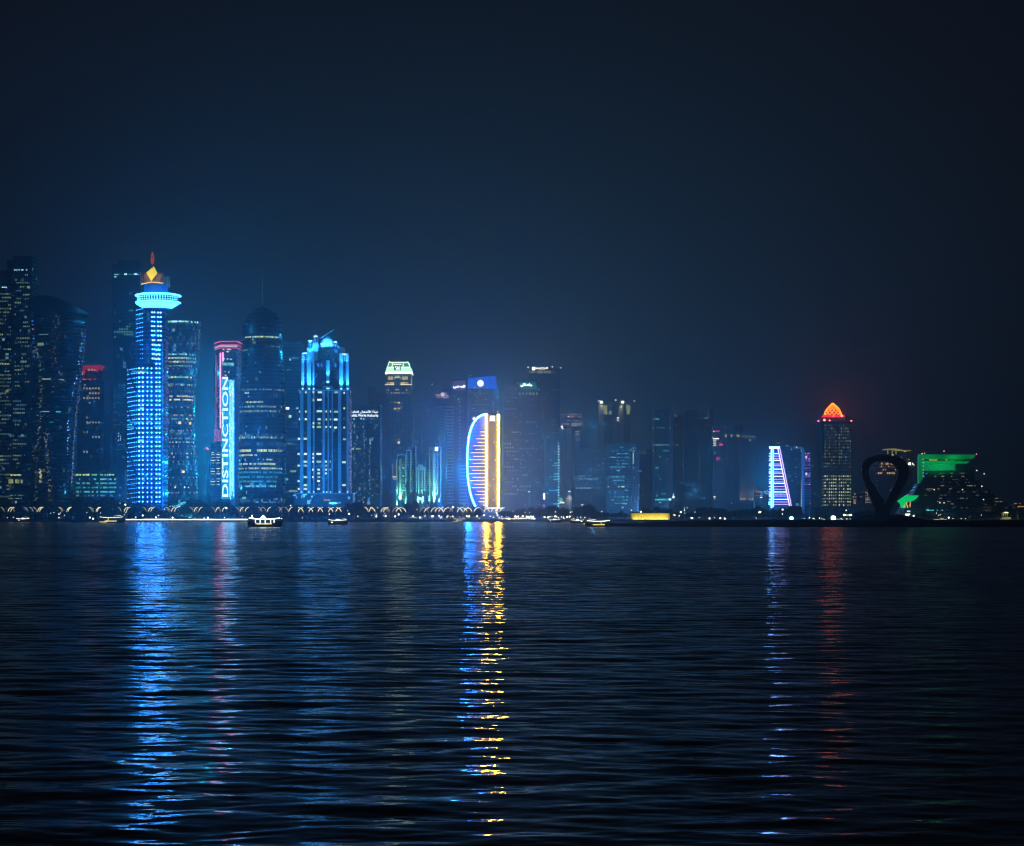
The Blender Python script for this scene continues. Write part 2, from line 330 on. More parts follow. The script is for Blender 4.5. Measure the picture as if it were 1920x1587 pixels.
def sea():
    """one sheet of water; wind waves are modelled as far out as the mesh can carry them"""
    rng = np.random.default_rng(11); ys = [16.0]
    while ys[-1] < SH - 12: ys.append(ys[-1] + min(9.0, min(.06 * (ys[-1] / 25) ** 1.25, 99)))
    ys = np.array([-200.0, 0.0, 10.0] + ys + [SH + 3, YF]); u = np.linspace(-1, 1, 560)
    Y = np.repeat(ys[:, None], 564, 1); W = .36 * np.clip(Y, 16, None) + 26
    U = np.concatenate([[-9, -1.0001], u, [1.0001, 9]])[None, :].repeat(len(ys), 0); X = U * W; X[:, 0] = -XW; X[:, -1] = XW
    dy = np.gradient(ys)[:, None]; dx = (2 * W / 560)
    Z = np.zeros_like(X); en = np.zeros_like(X); tot = 0
    for i in range(NW_):
        lam = .28 * (18 ** (i / (NW_ - 1))) * rng.uniform(.9, 1.1); th = rng.normal(0, .50); sl = SLOPE * (1.25 if lam < 3 else .85 if lam < 9 else .55) * rng.uniform(.6, 1.3)
        kx, ky = 2 * np.pi / lam * np.sin(th), 2 * np.pi / lam * np.cos(th); ph = rng.uniform(0, 6.28); amp = sl * lam / (2 * np.pi)
        wgt = np.clip((lam / np.abs(np.cos(th)) / dy - 3) / 3, 0, 1) * np.clip((lam / (abs(np.sin(th)) + .02) / dx - 3) / 3, 0, 1)
        Z += wgt * amp * np.sin(kx * X + ky * Y + ph); en += wgt * sl * sl; tot += sl * sl
    gust = .8 + .2 * np.sin(X * .021 + 1.3 * np.sin(Y * .013)) * np.sin(Y * .037 + 1.1 * np.sin(X * .017)); Z *= gust
    edge = np.clip((1 - np.abs(U)) * 12, 0, 1) * np.clip((SH - 10 - Y) / 40, 0, 1) * np.clip((Y - 12) / 3, 0, 1); Z *= edge
    chop = np.clip((np.sqrt(np.clip(1 - en / tot, 0, 1)) - .45) / .5, 0, 1); nr, nc = X.shape
    co = np.stack([X, Y, Z], -1).reshape(-1, 3).astype(np.float32)
    i0 = (np.arange(nr - 1)[:, None] * nc + np.arange(nc - 1)[None, :]).ravel(); q = np.stack([i0, i0 + 1, i0 + nc + 1, i0 + nc], -1).astype(np.int32)
    me = bpy.data.meshes.new('sea'); me.vertices.add(len(co)); me.vertices.foreach_set('co', co.ravel()); me.loops.add(q.size); me.loops.foreach_set('vertex_index', q.ravel())
    me.polygons.add(len(q)); me.polygons.foreach_set('loop_start', np.arange(0, q.size, 4, dtype=np.int32)); me.update(calc_edges=True)
    at_ = me.attributes.new('chop', 'FLOAT', 'POINT'); at_.data.foreach_set('value', chop.ravel().astype(np.float32))
    me.materials.append(water_material()); me.shade_smooth(); o = bpy.data.objects.new('sea', me); col.objects.link(o); tag(o, kind='structure')
sea()
LAND = P((.05, .05, .045), .9); CONC = P((.22, .22, .21), .85, sc_=.1); ROCK = P((.035, .035, .04), .9, noise=.5, sc_=.4)
tag(MB().prism([(-XW + 40, SH + 1), (XW - 40, SH + 1), (XW - 40, YF - 50), (-XW + 40, YF - 50)], .2, GZ - .03).build('ground', LAND), kind='structure')
tag(MB().box(-XW + 50, XW - 50, SH + 1.3, SH + 16, GZ - .02, GZ).build('promenade', CONC), kind='structure')
qw = empty('sea_wall', (0, SH, 0), 'long pale concrete sea wall under the waterfront promenade', 'sea wall')
MB().box(-XW + 60, XW - 60, 0, 1, -.3, GZ + .05).build('wall', CONC, qw)
MB().box(-XW + 60, XW - 60, -.15, 1.25, GZ + .06, GZ + .35).build('coping', CONC, qw)
# dark rocky breakwater with the mound that carries the monument
def spit():
    rnd = random.Random(5); mb = MB(); x0, x1 = wx(1122, 1040), 700.0; nx = 260; rows = [(0, -.4), (6, 1.5), (12, 2.7), (40, 3.0), (100, 3.0), (140, 2.6), (150, -.4)]
    top = {}
    for i in range(nx + 1):
        x = x0 + (x1 - x0) * i / nx; px = 960 + x * F / 1050
        t = min(1, max(0, (px - 1122) / 200)); hf = .35 + .65 * t
        hump = 2.9 * math.exp(-((px - 1662) / 34) ** 4) + .5 * math.exp(-((px - 1480) / 90) ** 2)
        for j, (y, z) in enumerate(rows):
            zz = z * hf + (hump if 1 < j < 5 else 0) * (1 if j in (3, 4) else .6) + (rnd.uniform(-.28, .28) if z > 0 else 0)
            mb.v.append((x, 985 + y + 60 * max(0, 1 - t) ** 2 + rnd.uniform(-1.5, 1.5), zz))
    n = len(rows)
    for i in range(nx):
        for j in range(n - 1): mb.f.append((i * n + j, (i + 1) * n + j, (i + 1) * n + j + 1, i * n + j + 1))
    return mb
tag(spit().build('breakwater', ROCK), kind='structure')
# ---------------------------------------------------------------- the skyline
def fin(b): b.done(); return b
def shaft(b, name, x0, x1, yt, mat, yb=None, f=0, dep=30, parapet=True):
    o = b.bx(name, x0, x1, yt, yb, mat, f, dep)
    if parapet: b.bx('parapet', x0 - .4, x1 + .4, yt - 1.2, yt, P((.05, .06, .08), .8), f - .4, dep + .8)
    return o
WINM = [E(YG, .55), E(YG, .28), E(WARM, .4), E(CYW, .3), E(YG, .9), E(TEAL, .25)]
WIND = [E(YG, .2), E((.6, 1, .6), .14), E(CYW, .14), E((.6, 1, .55), .28)]
CYM = [E(TEAL, .45), E(TEAL, .22), E(CYW, .5), E(TEAL, .8)]
DIM = [E(WARM, .10), E(CYW, .09), E(WHT, .14), E(CYW, .22)]

# 1 stepped dark office tower, cut by the frame's left edge
b = B('office_tower', 'dark stepped office tower at the far left edge with rows of greenish lit windows', 2120, 20)
fm = FAC((.010, .016, .022), (.03, .035, .04), 3.4, 3.9, .25, .35, .04, YG, .35, CYW)
shaft(b, 'shaft', 24, 60, 481, fm); shaft(b, 'wing', -60, 11.5, 507, fm, f=4, dep=26); shaft(b, 'wing', 11.9, 23.6, 488, fm, f=3, dep=26)
b.grid(0, 21, 548, 935, 7, 56, [E(YG, .42), E((.6, 1, .5), .22), E(YG, .2), E((.6, 1, .6), .1), E(YG, .1), E(CYW, .13)], .34, .55, .42, 11, .6, rowp=[.8, .55, .3, .12, .45, .6, .2, .5, .7, .1, .35]); b.grid(27, 56, 512, 720, 9, 28, WIND, .26, .5, .4, 12, .6); b.grid(24, 50, 720, 880, 8, 22, WIND, .3, .5, .4, 13, .6)
for x in (28, 31.5, 36, 41, 43, 50): b.pane(x, 506.5, 2.2, 1.2, E(CYW, 1.6), name='top_light')
for x in (5, 8, 11.5): b.pane(x, 539, 2.2, 1.6, E(CYW, 1.5), -.5, name='top_light')
b.row(20, 40, 891, 2.5, [E(WARM, 1), E(YG, .5)], .8); b.row(16, 42, 903, 8, [E(YG, .22), E(YG, .4)], .7); b.row(16, 42, 929, 2, WIND, .9); b.row(16, 42, 935, 2, WIND, .9)
fin(b)

# 2 twisted dark glass tower
b = B('twisted_tower', 'dark twisted glass tower with slanting elliptical roof and speckled lights in spiral streaks', 2000, 95)
secs = [(945, 50, 131), (900, 50, 131.5), (870, 49, 132), (830, 48.5, 134), (780, 48, 137), (730, 49, 142), (680, 50, 147), (640, 49.5, 150.5), (610, 49, 153), (585, 47, 156)]
rings = []; NS = 40
for k, (y, xl, xr) in enumerate(secs):
    c = (b.X(xl) + b.X(xr)) / 2; hw = (b.X(xr) - b.X(xl)) / 2; tw = R(-55 + 9 * k)
    ring = []
    for i in range(NS):
        a = 2 * math.pi * i / NS; rr = 1 + .07 * math.cos(4 * (a - tw)); ring.append((rr * math.cos(a), rr * math.sin(a)))
    mx_ = max(p[0] for p in ring); mn = min(p[0] for p in ring)
    rings.append([(c + hw * ((p[0] - mn) / (mx_ - mn) * 2 - 1), 22 + 20 * p[1], 0 if k == 0 else b.Z(y)) for p in ring])
b.part('shaft', MB().loft(rings), FAC((.003, .005, .008), (.007, .009, .013), 3.1, 3.6, .12, .2, .012, CYW, .25, YG, rough=.2), smooth=True)
# slanted roof: the crown wall rises in the left front and dips to the right
top = rings[-1]; xl, xr = b.X(47), b.X(156)
def rz(x): t = (x - xl) / (xr - xl); return b.Z(553 + 30 * max(0, (t - .38) / .62) ** 1.4 + 6 * max(0, .2 - t) / .2)
b.part('crown_wall', MB().loft([top, [(x * 1.0 - 1.5 * (1 - (x - xl) / (xr - xl)), y, rz(x)) for x, y, z in top]]), P((.004, .005, .008), .6))
rt = random.Random(3)
def tw_surf(X, Z):
    pr = [(b.Z(y), b.X(a), b.X(c)) for y, a, c in secs]; l, r_ = pr[0][1:]
    for (z0, a0, c0), (z1, a1, c1) in zip(pr, pr[1:]):
        if z0 <= Z <= z1: t = (Z - z0) / (z1 - z0); l = a0 + (a1 - a0) * t; r_ = c0 + (c1 - c0) * t
    u = max(-.96, min(.96, (X - (l + r_) / 2) / ((r_ - l) / 2))); return 22 - 21.6 * math.sqrt(1 - u * u) - .4, math.asin(u) * .5
def sparkle(n, fn, mats, sz=(.7, 1.5)):
    for _ in range(n):
        t = rt.random(); x, y = fn(t); q = rt.uniform(*sz); b.pane(x, y, q, q * rt.uniform(.6, 1), rt.choice(mats), -.2, 'window', tw_surf)
sparkle(26, lambda t: (55.5 + 5 * t + rt.uniform(-1.4, 1.4), 580 + 88 * t), [E((.05, .25, 1), .9), E((.03, .2, .9), .4)], (1.2, 2.4))
sparkle(110, lambda t: (66 + 10 * math.sin(t * 3.1) + rt.gauss(0, 3), 645 + 200 * t), [E(YG, .5), E(GRN, .3), E(WHT, .3), E(YG, .22)])
sparkle(60, lambda t: (64 + rt.gauss(0, 4), 835 + 105 * t), [E(YG, .3), E(CYW, .25), E(WARM, .3)])
sparkle(75, lambda t: (90 + 8 * (t - .5) + rt.gauss(0, 2.4), 805 + 135 * t), [E(WHT, .5), E(YG, .4), E(WARM, .4)])
sparkle(24, lambda t: (73 + 5 * rt.random(), 880 + 26 * t), [E(WARM, .9), E(YG, .6)], (1.2, 2.4))
sparkle(70, lambda t: (105 + 14 * (rt.random() - .5) * (1 + t) + 4 * t, 588 + 150 * t), [E(WHT, .22), E(CYW, .2), E(WARM, .22), E(WHT, .4)])
sparkle(34, lambda t: (149 - 11 * t - 13 * t * t + rt.gauss(0, .8), 615 + 160 * t), [E(CYW, 1.2), E(BLU, 1.4), E(CYW, .6)])
sparkle(26, lambda t: (126 - 4 * t + rt.gauss(0, .8), 785 + 90 * t), [E(CYW, 1.2), E(BLU, 1.2)], (1.1, 1.9))
for x, y, wd, m in ((87, 711, 16, E(YG, .6)), (115, 712, 8, E(YG, .35)), (86, 772, 13, E(CYW, .5)), (109, 772.5, 9, E(TEAL, 1.1)), (81, 627, 18, E(CYW, .25)), (96, 792, 8, E(TEAL, .3))): b.pane(x, y, wd, 1.4, m, -.3, 'lit_floor', tw_surf)
b.pane(57, 616, 2, 3, E((1, .2, .08), .9), -.3, 'window', tw_surf); b.pane(93, 658, 1.3, 1.3, E((1, .05, .05), 1), -.3, 'window', tw_surf)
fin(b)

# 3 red roofed tower and its ribbed neighbour
b = B('red_roofed_tower', 'slim dim tower with flaring red lit roof canopy behind the twisted tower', 2900, 167)
shaft(b, 'shaft', 145, 187, 713, FAC((.02, .025, .045), (.06, .06, .08), 5, 4.4, .4, .4, .03, WARM, .3), dep=34)
RED = (1, .02, .05)
b.bx('upper_block', 158, 184, 690, 712.6, P((.10, .05, .07), .7), 5, 24)
b.part('roof_canopy', b.poly(MB(), [(145, 699), (151, 686), (189, 685), (181, 698), (179, 692), (160, 691.5), (157, 698)], -4, 36), E(RED, .35))
for x in (165.5, 171.5, 177): b.pane(x, 693.5, 4.2, 3.5, E((1, .6, .6), .5), 4.6, 'sign_panel')
b.row(147, 180, 711.5, 2.6, [E((1, .05, .12), .9), E((1, .05, .12), .5)], .9, name='parapet_light'); b.pane(155, 699, 4, 2, E((1, .45, .4), 1.2), -5, 'sign_panel'); b.pane(154.5, 702.5, 5, 2, E((1, .45, .4), 1.2), -5, 'sign_panel')
b.grid(155, 188, 724, 870, 6, 16, [E(WARM, .5), E(WHT, .35), E(WARM, .25), E(CYW, .2)], .38, .55, .38, 31, .6); fin(b)
b = B('ribbed_tower', 'faint ribbed concrete tower between the red roofed tower and the tall dark slab', 3150, 199)
shaft(b, 'shaft', 188.5, 207, 771, FAC((.05, .05, .07), (.13, .13, .16), 4.6, 60, .45, .05), dep=30, parapet=False)
for i in range(5): b.bx('rib', 189.5 + i * 4, 190.7 + i * 4, 773, 872, P((.18, .18, .22), .7), -1, 1.2)
b.star(194, 770, 1.8, (1, .05, .08), 2.5); fin(b)
# 4 low office block
b = B('low_office_block', 'low wide office block with rows of green lit windows beside the twisted tower', 2060, 180, 'office building')
shaft(b, 'body', 131.5, 234, 884, P((.05, .055, .07), .8), dep=30); b.bx('roof_slab', 129, 236, 880, 882.6, P((.09, .09, .11), .8), -2, 34)
for y, ms, p in ((890.5, [E((.55, 1, .45), 1.1), E(YG, .8), E(GRN, .5)], .85), (899, CYM, .75), (906.5, [E(GRN, .35), E(TEAL, .5)], .8), (914.5, [E((.1, .9, .5), .6), E(TEAL, .3)], .85), (922.5, [E(TEAL, .7), E(GRN, .4)], .85), (929.5, DIM, .5)):
    for x0, x1 in ((133, 152), (155, 169), (172, 185), (188, 202), (204, 218), (224, 227)): b.row(x0, x1, y, 3.1, ms, p, (1.5, 4), .5, int(x0))
fin(b)
# 5 tall dark slab behind the blue LED tower
b = B('dark_slab_tower', 'very tall dark teal slab tower directly behind the blue dotted tower', 2300, 236)
shaft(b, 'shaft', 211, 262, 496, FAC((.008, .03, .045), (.02, .04, .05), 3.6, 4, .1, .2, .02, CYW, .2, rough=.1), dep=38)
b.bx('plant_room', 220, 262, 489, 494.8, P((.02, .03, .04), .7), 2, 30); b.bx('recess', 211.4, 219, 870, None, P((.015, .03, .04), .7), -2, 1.5)
b.row(214, 262, 515, 2.2, [E(CYW, .5), E(TEAL, .3)], .8); b.pane(235.5, 514.5, 5, 2.4, E(CYW, 1.8)); b.pane(254.5, 514.5, 5, 2.6, E(CYW, 2)); b.pane(216, 519.5, 4, 2, E(CYW, .8))
b.grid(213, 250, 580, 640, 8, 12, [E(TEAL, .12), E(WARM, .12), E(GRN, .2)], .3, .7, .6, 51); b.grid(212, 235, 720, 860, 5, 30, [E(TEAL, .12), E(CYW, .1)], .3, .7, .5, 52)
for x, y in ((222, 825.5), (222, 818), (226, 825.5), (226, 818), (226, 822), (222, 813)): b.pane(x, y, 1.4, 1.4, E(WHT, 1.2))
fin(b)

# 6 blue LED tower with saucer, lattice crown and yellow diamond
b = B('blue_dotted_tower', 'tall curved tower covered in blue light dots with glowing saucer and yellow diamond on top', 2000, 280)
k = b.k
FB = FAC((.008, .03, .07), (.03, .09, .16), 2.2, 4.56, .12, .35, .03, TEAL, .3, rough=.2)
rl = 36 * k; cxl = b.X(270); prof_l = [(rl, 0), (rl, b.Z(690))]
def halfround(cx, r, dep, n=20): return [(cx + r * math.cos(math.pi + math.pi * i / n), r * .62 * (1 + math.sin(math.pi + math.pi * i / n)) + 0) for i in range(n + 1)] + [(cx + r, r * .62 + dep), (cx - r, r * .62 + dep)]
b.part('lower_shaft', MB().prism(halfround(cxl, rl, 16), 0, b.Z(690)), FB, smooth=False)
b.part('upper_shaft', MB().prism(halfround(b.X(279), 28 * k, 14), b.Z(690), b.Z(577)), FB)
b.part('setback_roof', MB().prism(halfround(b.X(274), 31.5 * k, 15), b.Z(690), b.Z(640)), FB)
b.bx('fin_wing', 290.5, 305, 640, None, FB, 1.2, 30); b.bx('fin_edge', 304.2, 305.2, 640, None, E(BLU, .35), .6, .6)
def cyl_surf(px, rpx, sq=.62):
    cx_, r = b.X(px), rpx * k
    def g(X, Z): t = max(-.985, min(.985, (X - cx_) / r)); return r * sq * (1 - math.sqrt(1 - t * t)), math.asin(t) * .62
    return g
DOT = E((.034, .25, 1), 56); DOTS = E((.03, .28, 1), 9)
sl = cyl_surf(270, 36); su = cyl_surf(279, 28)
def dot(x, y, s_, sf, m): b.pane(x, y, s_ * .62, s_ * .58, m, -.5, 'led_dot', sf, True, thick=1.0)
for j in range(30):
    y = 941 - j * 8.62
    for i, x in enumerate((261, 267.8, 276.6, 284)): dot(x, y, 3.0 if i < 2 else 2.5, sl, DOT)
    for i, x in enumerate((237, 239.5, 242.3, 245.3, 248.6, 252, 255.7)):
        if (j + i) % 9 != 3: dot(x, y + .3 + (256 - x) * .11, 1.1 + .1 * i, sl, DOTS)
for j in range(35):
    y = 941 - j * 8.62
    for x in (293.2, 299): dot(x, y, 2.5, lambda X, Z: (1.0, 0), DOT)
    if j % 3: dot(288.6, y + .6, 1.3, lambda X, Z: (6, 0), DOTS)
for j in range(6):
    y = 629.5 - (-j) * 8.6
    for x in (286, 289.3): dot(x, y - 43 + 0 + 43 - 43 + 43, 2.4, su, DOT)
    for x in (296.5, 300.5): dot(x, y, 2.5, su, DOT)
    for i, x in enumerate((254, 257, 260.2, 263.6, 267)): dot(x, y + 1.6 - i * .5, 1.0 + .12 * i, su, DOTS)
for j in range(6):
    y = 586 + j * 8.6
    for x in (285.2, 289.2, 296, 300.2): dot(x, y, 2.4, su, DOT)
    for i, x in enumerate((254.5, 257.5, 260.5, 263.6, 267)): dot(x, y - 6.5 + 1.8 - i * .5, 1.0 + .12 * i, su, DOTS)
for x, y, wd, m in ((262, 697, 30, 0), (296, 732, 12, 0), (262, 792, 16, 0), (279, 791, 10, 1), (264, 826, 11, 2), (296, 800, 14, 0), (296, 792, 12, 0), (296, 836, 14, 0), (296, 853, 12, 0), (243, 801, 18, 0), (248, 792, 14, 0), (266, 766, 8, 2), (268, 697.5, 9, 3)):
    b.pane(x, y, wd, 3.2, [E(TEAL, .35), E((.1, .8, .5), .35), E((.3, 1, .35), .8), E(CYW, 1.5)][m], -.3, 'lit_floor', sl if x < 288 else (lambda X, Z: (1.0, 0)))
# saucer
cs, cyS = b.X(290.5), 18.0
def ring(z0, z1, r0, r1, mat, name, n=64): return b.part(name, MB().lathe(cs, cyS, [(r0 * k, b.Z(z0)), (r1 * k, b.Z(z1))], n), mat)
GLOW = E((.03, .36, 1), 13, True)
ring(576, 566, 25, 41.5, P((.5, .55, .6), .5), 'saucer_bowl')
b.part('saucer_rim', MB().lathe(cs, cyS, [(41.6 * k, b.Z(566)), (42.6 * k, b.Z(565)), (42 * k, b.Z(563.5)), (40 * k, b.Z(563))], 64), GLOW)
ring(562.9, 552.6, 38.5, 38.5, P((.02, .09, .18), .3), 'saucer_windows')
b.part('saucer_top_rim', MB().lathe(cs, cyS, [(39 * k, b.Z(552.5)), (43.2 * k, b.Z(551.8)), (42.6 * k, b.Z(550.2)), (36 * k, b.Z(548.5))], 64), GLOW)
ss = surf_lathe(cs, cyS, [(38.5 * k, 0), (38.5 * k, 400)])
for i in range(21):
    a = R(-76 + 152 * i / 20); X = 290.5 + 38.5 * math.sin(a)
    for y in (555.6, 560): b.pane(X, y, 2.6 * max(.45, math.cos(a)), 2.9, E((.12, .6, 1), 5), -.4, 'saucer_light', ss, True, thick=.8)
# bright petals on the bowl with dark ribs between
for i in range(13):
    a0, a1 = R(-174 + 168 * i / 13 + 1.2), R(-174 + 168 * (i + 1) / 13 - 1.2); mb = MB(); rr = []
    for (r_, z) in ((25.5, 575.6), (33, 571.4), (41, 566.6)):
        wv = 1 if r_ > 30 else .62; am = (a0 + a1) / 2; rr.append([(cs + (r_ + .5) * k * math.cos(am + (q - am) * wv), cyS + (r_ + .5) * k * math.sin(am + (q - am) * wv), b.Z(z) - .3) for q in (a0, am, a1)])
    mb.loft(rr, closed=False, caps=False); b.part('bowl_panel', mb, GLOW)
b.part('drum', MB().lathe(cs - 4 * k, cyS, [(22 * k, b.Z(551)), (22 * k, b.Z(531))], 48), P((.03, .10, .22), .4))
CR = P((.45, .30, .16), .5); crx = b.X(285)
for i in range(13):
    for f in (2, 34): b.part('crown_post', MB().box(crx + (-22 + 44 * i / 12) * k - .3, crx + (-22 + 44 * i / 12) * k + .22, f, f + .5, b.Z(531), b.Z(511.5)), CR)
for j in range(6):
    for f in (1.4, 34.6): b.part('crown_rail', MB().box(crx - 22.4 * k, crx + 22.4 * k, f, f + .5, b.Z(530.6 - j * 3.8) - .2, b.Z(530.6 - j * 3.8) + .2), CR)
GOLD = E((1, .50, .03), 1.0)
for sgn in (-1, 1):
    b.part('crown_panel', MB().slab([(crx + sgn * p * k, b.Z(q)) for p, q in ((2, 529.5), (12, 529.5), (17, 512.5), (10, 512.5))], 6, 7), E((1, .40, .04), .16)); 
b.part('crown_light_strip', b.poly(MB(), [(264.5, 534), (284, 529.6), (306, 532), (306, 530.6), (284, 528.6), (264.5, 532.4)], -.4, 1), E((1, .55, .05), 1.6))
l = bpy.data.lights.new('added_lattice_light', 'POINT'); l.color = (1, .5, .08); l.energy = 2500; l.shadow_soft_size = 0  # unseen warm light added in front to bring out the lattice
o = bpy.data.objects.new('added_lattice_light', l); col.objects.link(o); o.parent = b.o; o.location = (crx, -9, b.Z(524))
b.part('diamond', MB().add([(b.X(287.5), 3, b.Z(499)), (b.X(295), 0, b.Z(512.5)), (b.X(284.6), -3, b.Z(528.5)), (b.X(274.2), 0, b.Z(511.5)), (b.X(285), 5, b.Z(513)), (b.X(285), -3.4, b.Z(513))], [(0, 5, 1), (1, 5, 2), (2, 5, 3), (3, 5, 0), (0, 1, 4), (1, 2, 4), (2, 3, 4), (3, 0, 4)]), E((1, .78, .04), 1.05, True))
b.part('spire_emblem', MB().slab([(b.X(285.5) + 3.1 * k * math.sin(t) * (1 if math.cos(t) < .2 else .8), b.Z(484.5) + 11.8 * k * math.cos(t)) for t in [2 * math.pi * i / 20 for i in range(20)]][::-1], 0, 2), E((.75, .10, .06), .45))
b.part('emblem_mark', MB().slab([(b.X(x), b.Z(y)) for x, y in ((283.8, 481.5), (287, 481.5), (285.6, 486.5))][::-1], -.5, 0), P((.02, .01, .01)))
b.part('spire', MB().tube([(b.X(285.6), 1, b.Z(531)), (b.X(285.6), 1, b.Z(495))], .35), P((.2, .2, .25)))
fin(b)

for x, y, pw in ((244, 905, .5), (258, 850, .7), (272, 890, .7), (286, 820, .7), (300, 870, .7), (312, 900, .4), (250, 770, .6), (266, 730, .7), (280, 780, .7), (296, 740, .7), (268, 650, .5), (298, 660, .5), (284, 600, .4), (322, 800, .4)):  # point lights added in mid-air to turn tower and reflection bluer
    l = bpy.data.lights.new('added_tower_light', 'POINT'); l.color = (.0, .22, 1); l.energy = 4.2e4 * pw * BW; l.shadow_soft_size = 0
    o = bpy.data.objects.new('added_tower_light', l); col.objects.link(o); o.parent = b.o; o.location = (b.X(x), -20, b.Z(y))
# 7 diagrid tower
b = B('diagrid_tower', 'waisted round tower wrapped in diagonal lattice with pink node lights behind the glass dome', 2170, 334)
k = b.k; c0 = b.X(333); prof = [(33.5 * k, 0), (33 * k, b.Z(930)), (30 * k, b.Z(870)), (26.5 * k, b.Z(800)), (27 * k, b.Z(745)), (32 * k, b.Z(680)), (36.5 * k, b.Z(630)), (39 * k, b.Z(603))]
b.part('shaft', MB().lathe(c0, 39 * k, prof, 48), FAC((.008, .028, .05), (.015, .05, .08), 2.6, 4.2, .1, .25, .05, YG, .3, CYW), smooth=True)
b.part('crown_rim', MB().lathe(c0, 39 * k, [(39 * k, b.Z(603)), (39.6 * k, b.Z(602)), (39 * k, b.Z(601))], 48), P((.05, .1, .12)))
sd = surf_lathe(c0, 39 * k, prof); LAT = E((.03, .16, .30), .35); NODE = E((.9, .12, .5), 1.0)
def lat(px, py): Y, a = sd(b.X(px), b.Z(py)); return (b.X(px), Y - .5, b.Z(py))
def rad(y):
    pr = [(b.Z(930), 33), (b.Z(870), 30), (b.Z(800), 26.5), (b.Z(745), 27), (b.Z(680), 32), (b.Z(630), 36.5), (b.Z(603), 39)]; Z = b.Z(y)
    for (z0, r0), (z1, r1) in zip(pr, pr[1:]):
        if z0 <= Z <= z1: return r0 + (r1 - r0) * (Z - z0) / (z1 - z0)
    return 33
rowsy = [603 + 14.6 * j for j in range(24)]
for j in range(23):
    for i in range(-5, 6):
        for q in (0, 1):
            a0 = R((i + .5 * (j % 2)) * 19); a1 = R((i + .5 * (j % 2) + (.5 if q else -.5)) * 19)
            if abs(a0) > 1.5 or abs(a1) > 1.5: continue
            pts = []
            for t in (0, .5, 1):
                y = rowsy[j] + (rowsy[j + 1] - rowsy[j]) * t; a = a0 + (a1 - a0) * t; pts.append(lat(333 + rad(y) * math.sin(a), y))
            if q == 0: mbd = MB()
            mbd.tube(pts, .22, 4)
        if abs(R((i + .5 * (j % 2)) * 19)) < 1.45:
            a = R((i + .5 * (j % 2)) * 19); x = 333 + rad(rowsy[j]) * math.sin(a)
            if (i * 7 + j * 3) % 5 and j: b.pane(x, rowsy[j], 1.3, 1.3, NODE if i < 4 else E((.5, .7, 1), 1.5), -.7, 'node_light', sd, True, thick=.8, cap=80)
            if mbd.v and j % 2 == 0: b.part('lattice', mbd, LAT)
sd2 = sd
for y, p, ms in ((603, .8, [E(GRN, .8), E(CYW, 1.5)]), (643, .5, DIM + [E(WARM, .4)]), (664, .95, [E(CYW, 1.1), E(TEAL, .6), E(GRN, .5)]), (671, .9, [E(GRN, .35), E(YG, .9), E(YG, .5)]), (678, .85, WINM), (685.5, .7, WIND), (707, .85, [E(TEAL, .8), E(YG, .9), E(GRN, .4)]), (721, .5, WINM), (742.5, .75, [E(WARM, .7), E(YG, .5)]), (749, .85, [E(YG, 1.1), E(WARM, .9)]), (763, .2, WIND), (778, .5, [E(WARM, .4)]), (785, .45, WINM), (806, .3, DIM), (813, .3, DIM), (822, .6, WIND), (829, .7, WINM), (850, .3, [E(WARM, .6)]), (857, .25, [E(WARM, .5)]), (870, .3, DIM), (914, .3, [E(WARM, 1.4)]), (924, .4, WIND)):
    r_ = rad(y) * .93; b.row(333 - r_ * .75, 333 + r_, y, 3.0, ms, p, (1.2, 4), .5, 7, -.3, sd)
for x, y in ((335, 792.5), (353, 793), (342, 884.5)): b.pane(x, y, 5, 4.5, E((1, .75, .2), 1.3), -.4, 'window', sd)
fin(b)

# 8 ribbed glass shell
b = B('ribbed_dome_pavilion', 'low shell shaped pavilion of glowing cyan ribs at the foot of the diagrid tower', 1960, 340, 'pavilion')
k = b.k; mbS = MB(); cX = b.X(341)
def shell(u, v):
    """u along the shell 0..1 (left nose to right opening), v over its arch 0..1"""
    w = 27 * k; h = (33 * k) * math.sin(min(1, .18 + u * 1.0) * math.pi * .60); x = b.X(314) + u * 52 * k; a = math.pi * v
    return (x + 5 * k * math.sin(a) * (u - .4), 14 - math.cos(a) * 13 * math.sin(.35 + .9 * u), 1 + h * math.sin(a) * .98)
rings = [[shell(u / 14, v / 16) for v in range(17)] for u in range(15)]
b.part('glass_skin', MB().loft(rings, closed=False, caps=False), P((.02, .10, .12), .2), smooth=True)
for i in range(17):
    v = .03 + .47 * i / 16.0; pts = []
    for q in range(13):
        u = q / 12; p = Vector(shell(u, max(.01, v + .14 * (1 - u) - .05))); pts.append((p.x, p.y - .5, p.z + .3))
    b.part('lit_rib', MB().tube(pts, .30, 4), E((.10, .62, .75), .75 + .35 * (i % 3 == 0)))
for x in (327, 331, 338, 343, 347, 351): b.pane(x, 949 - (x - 327) * .12, 2.4, 1.6, E(TEAL, 1.1))
fin(b)

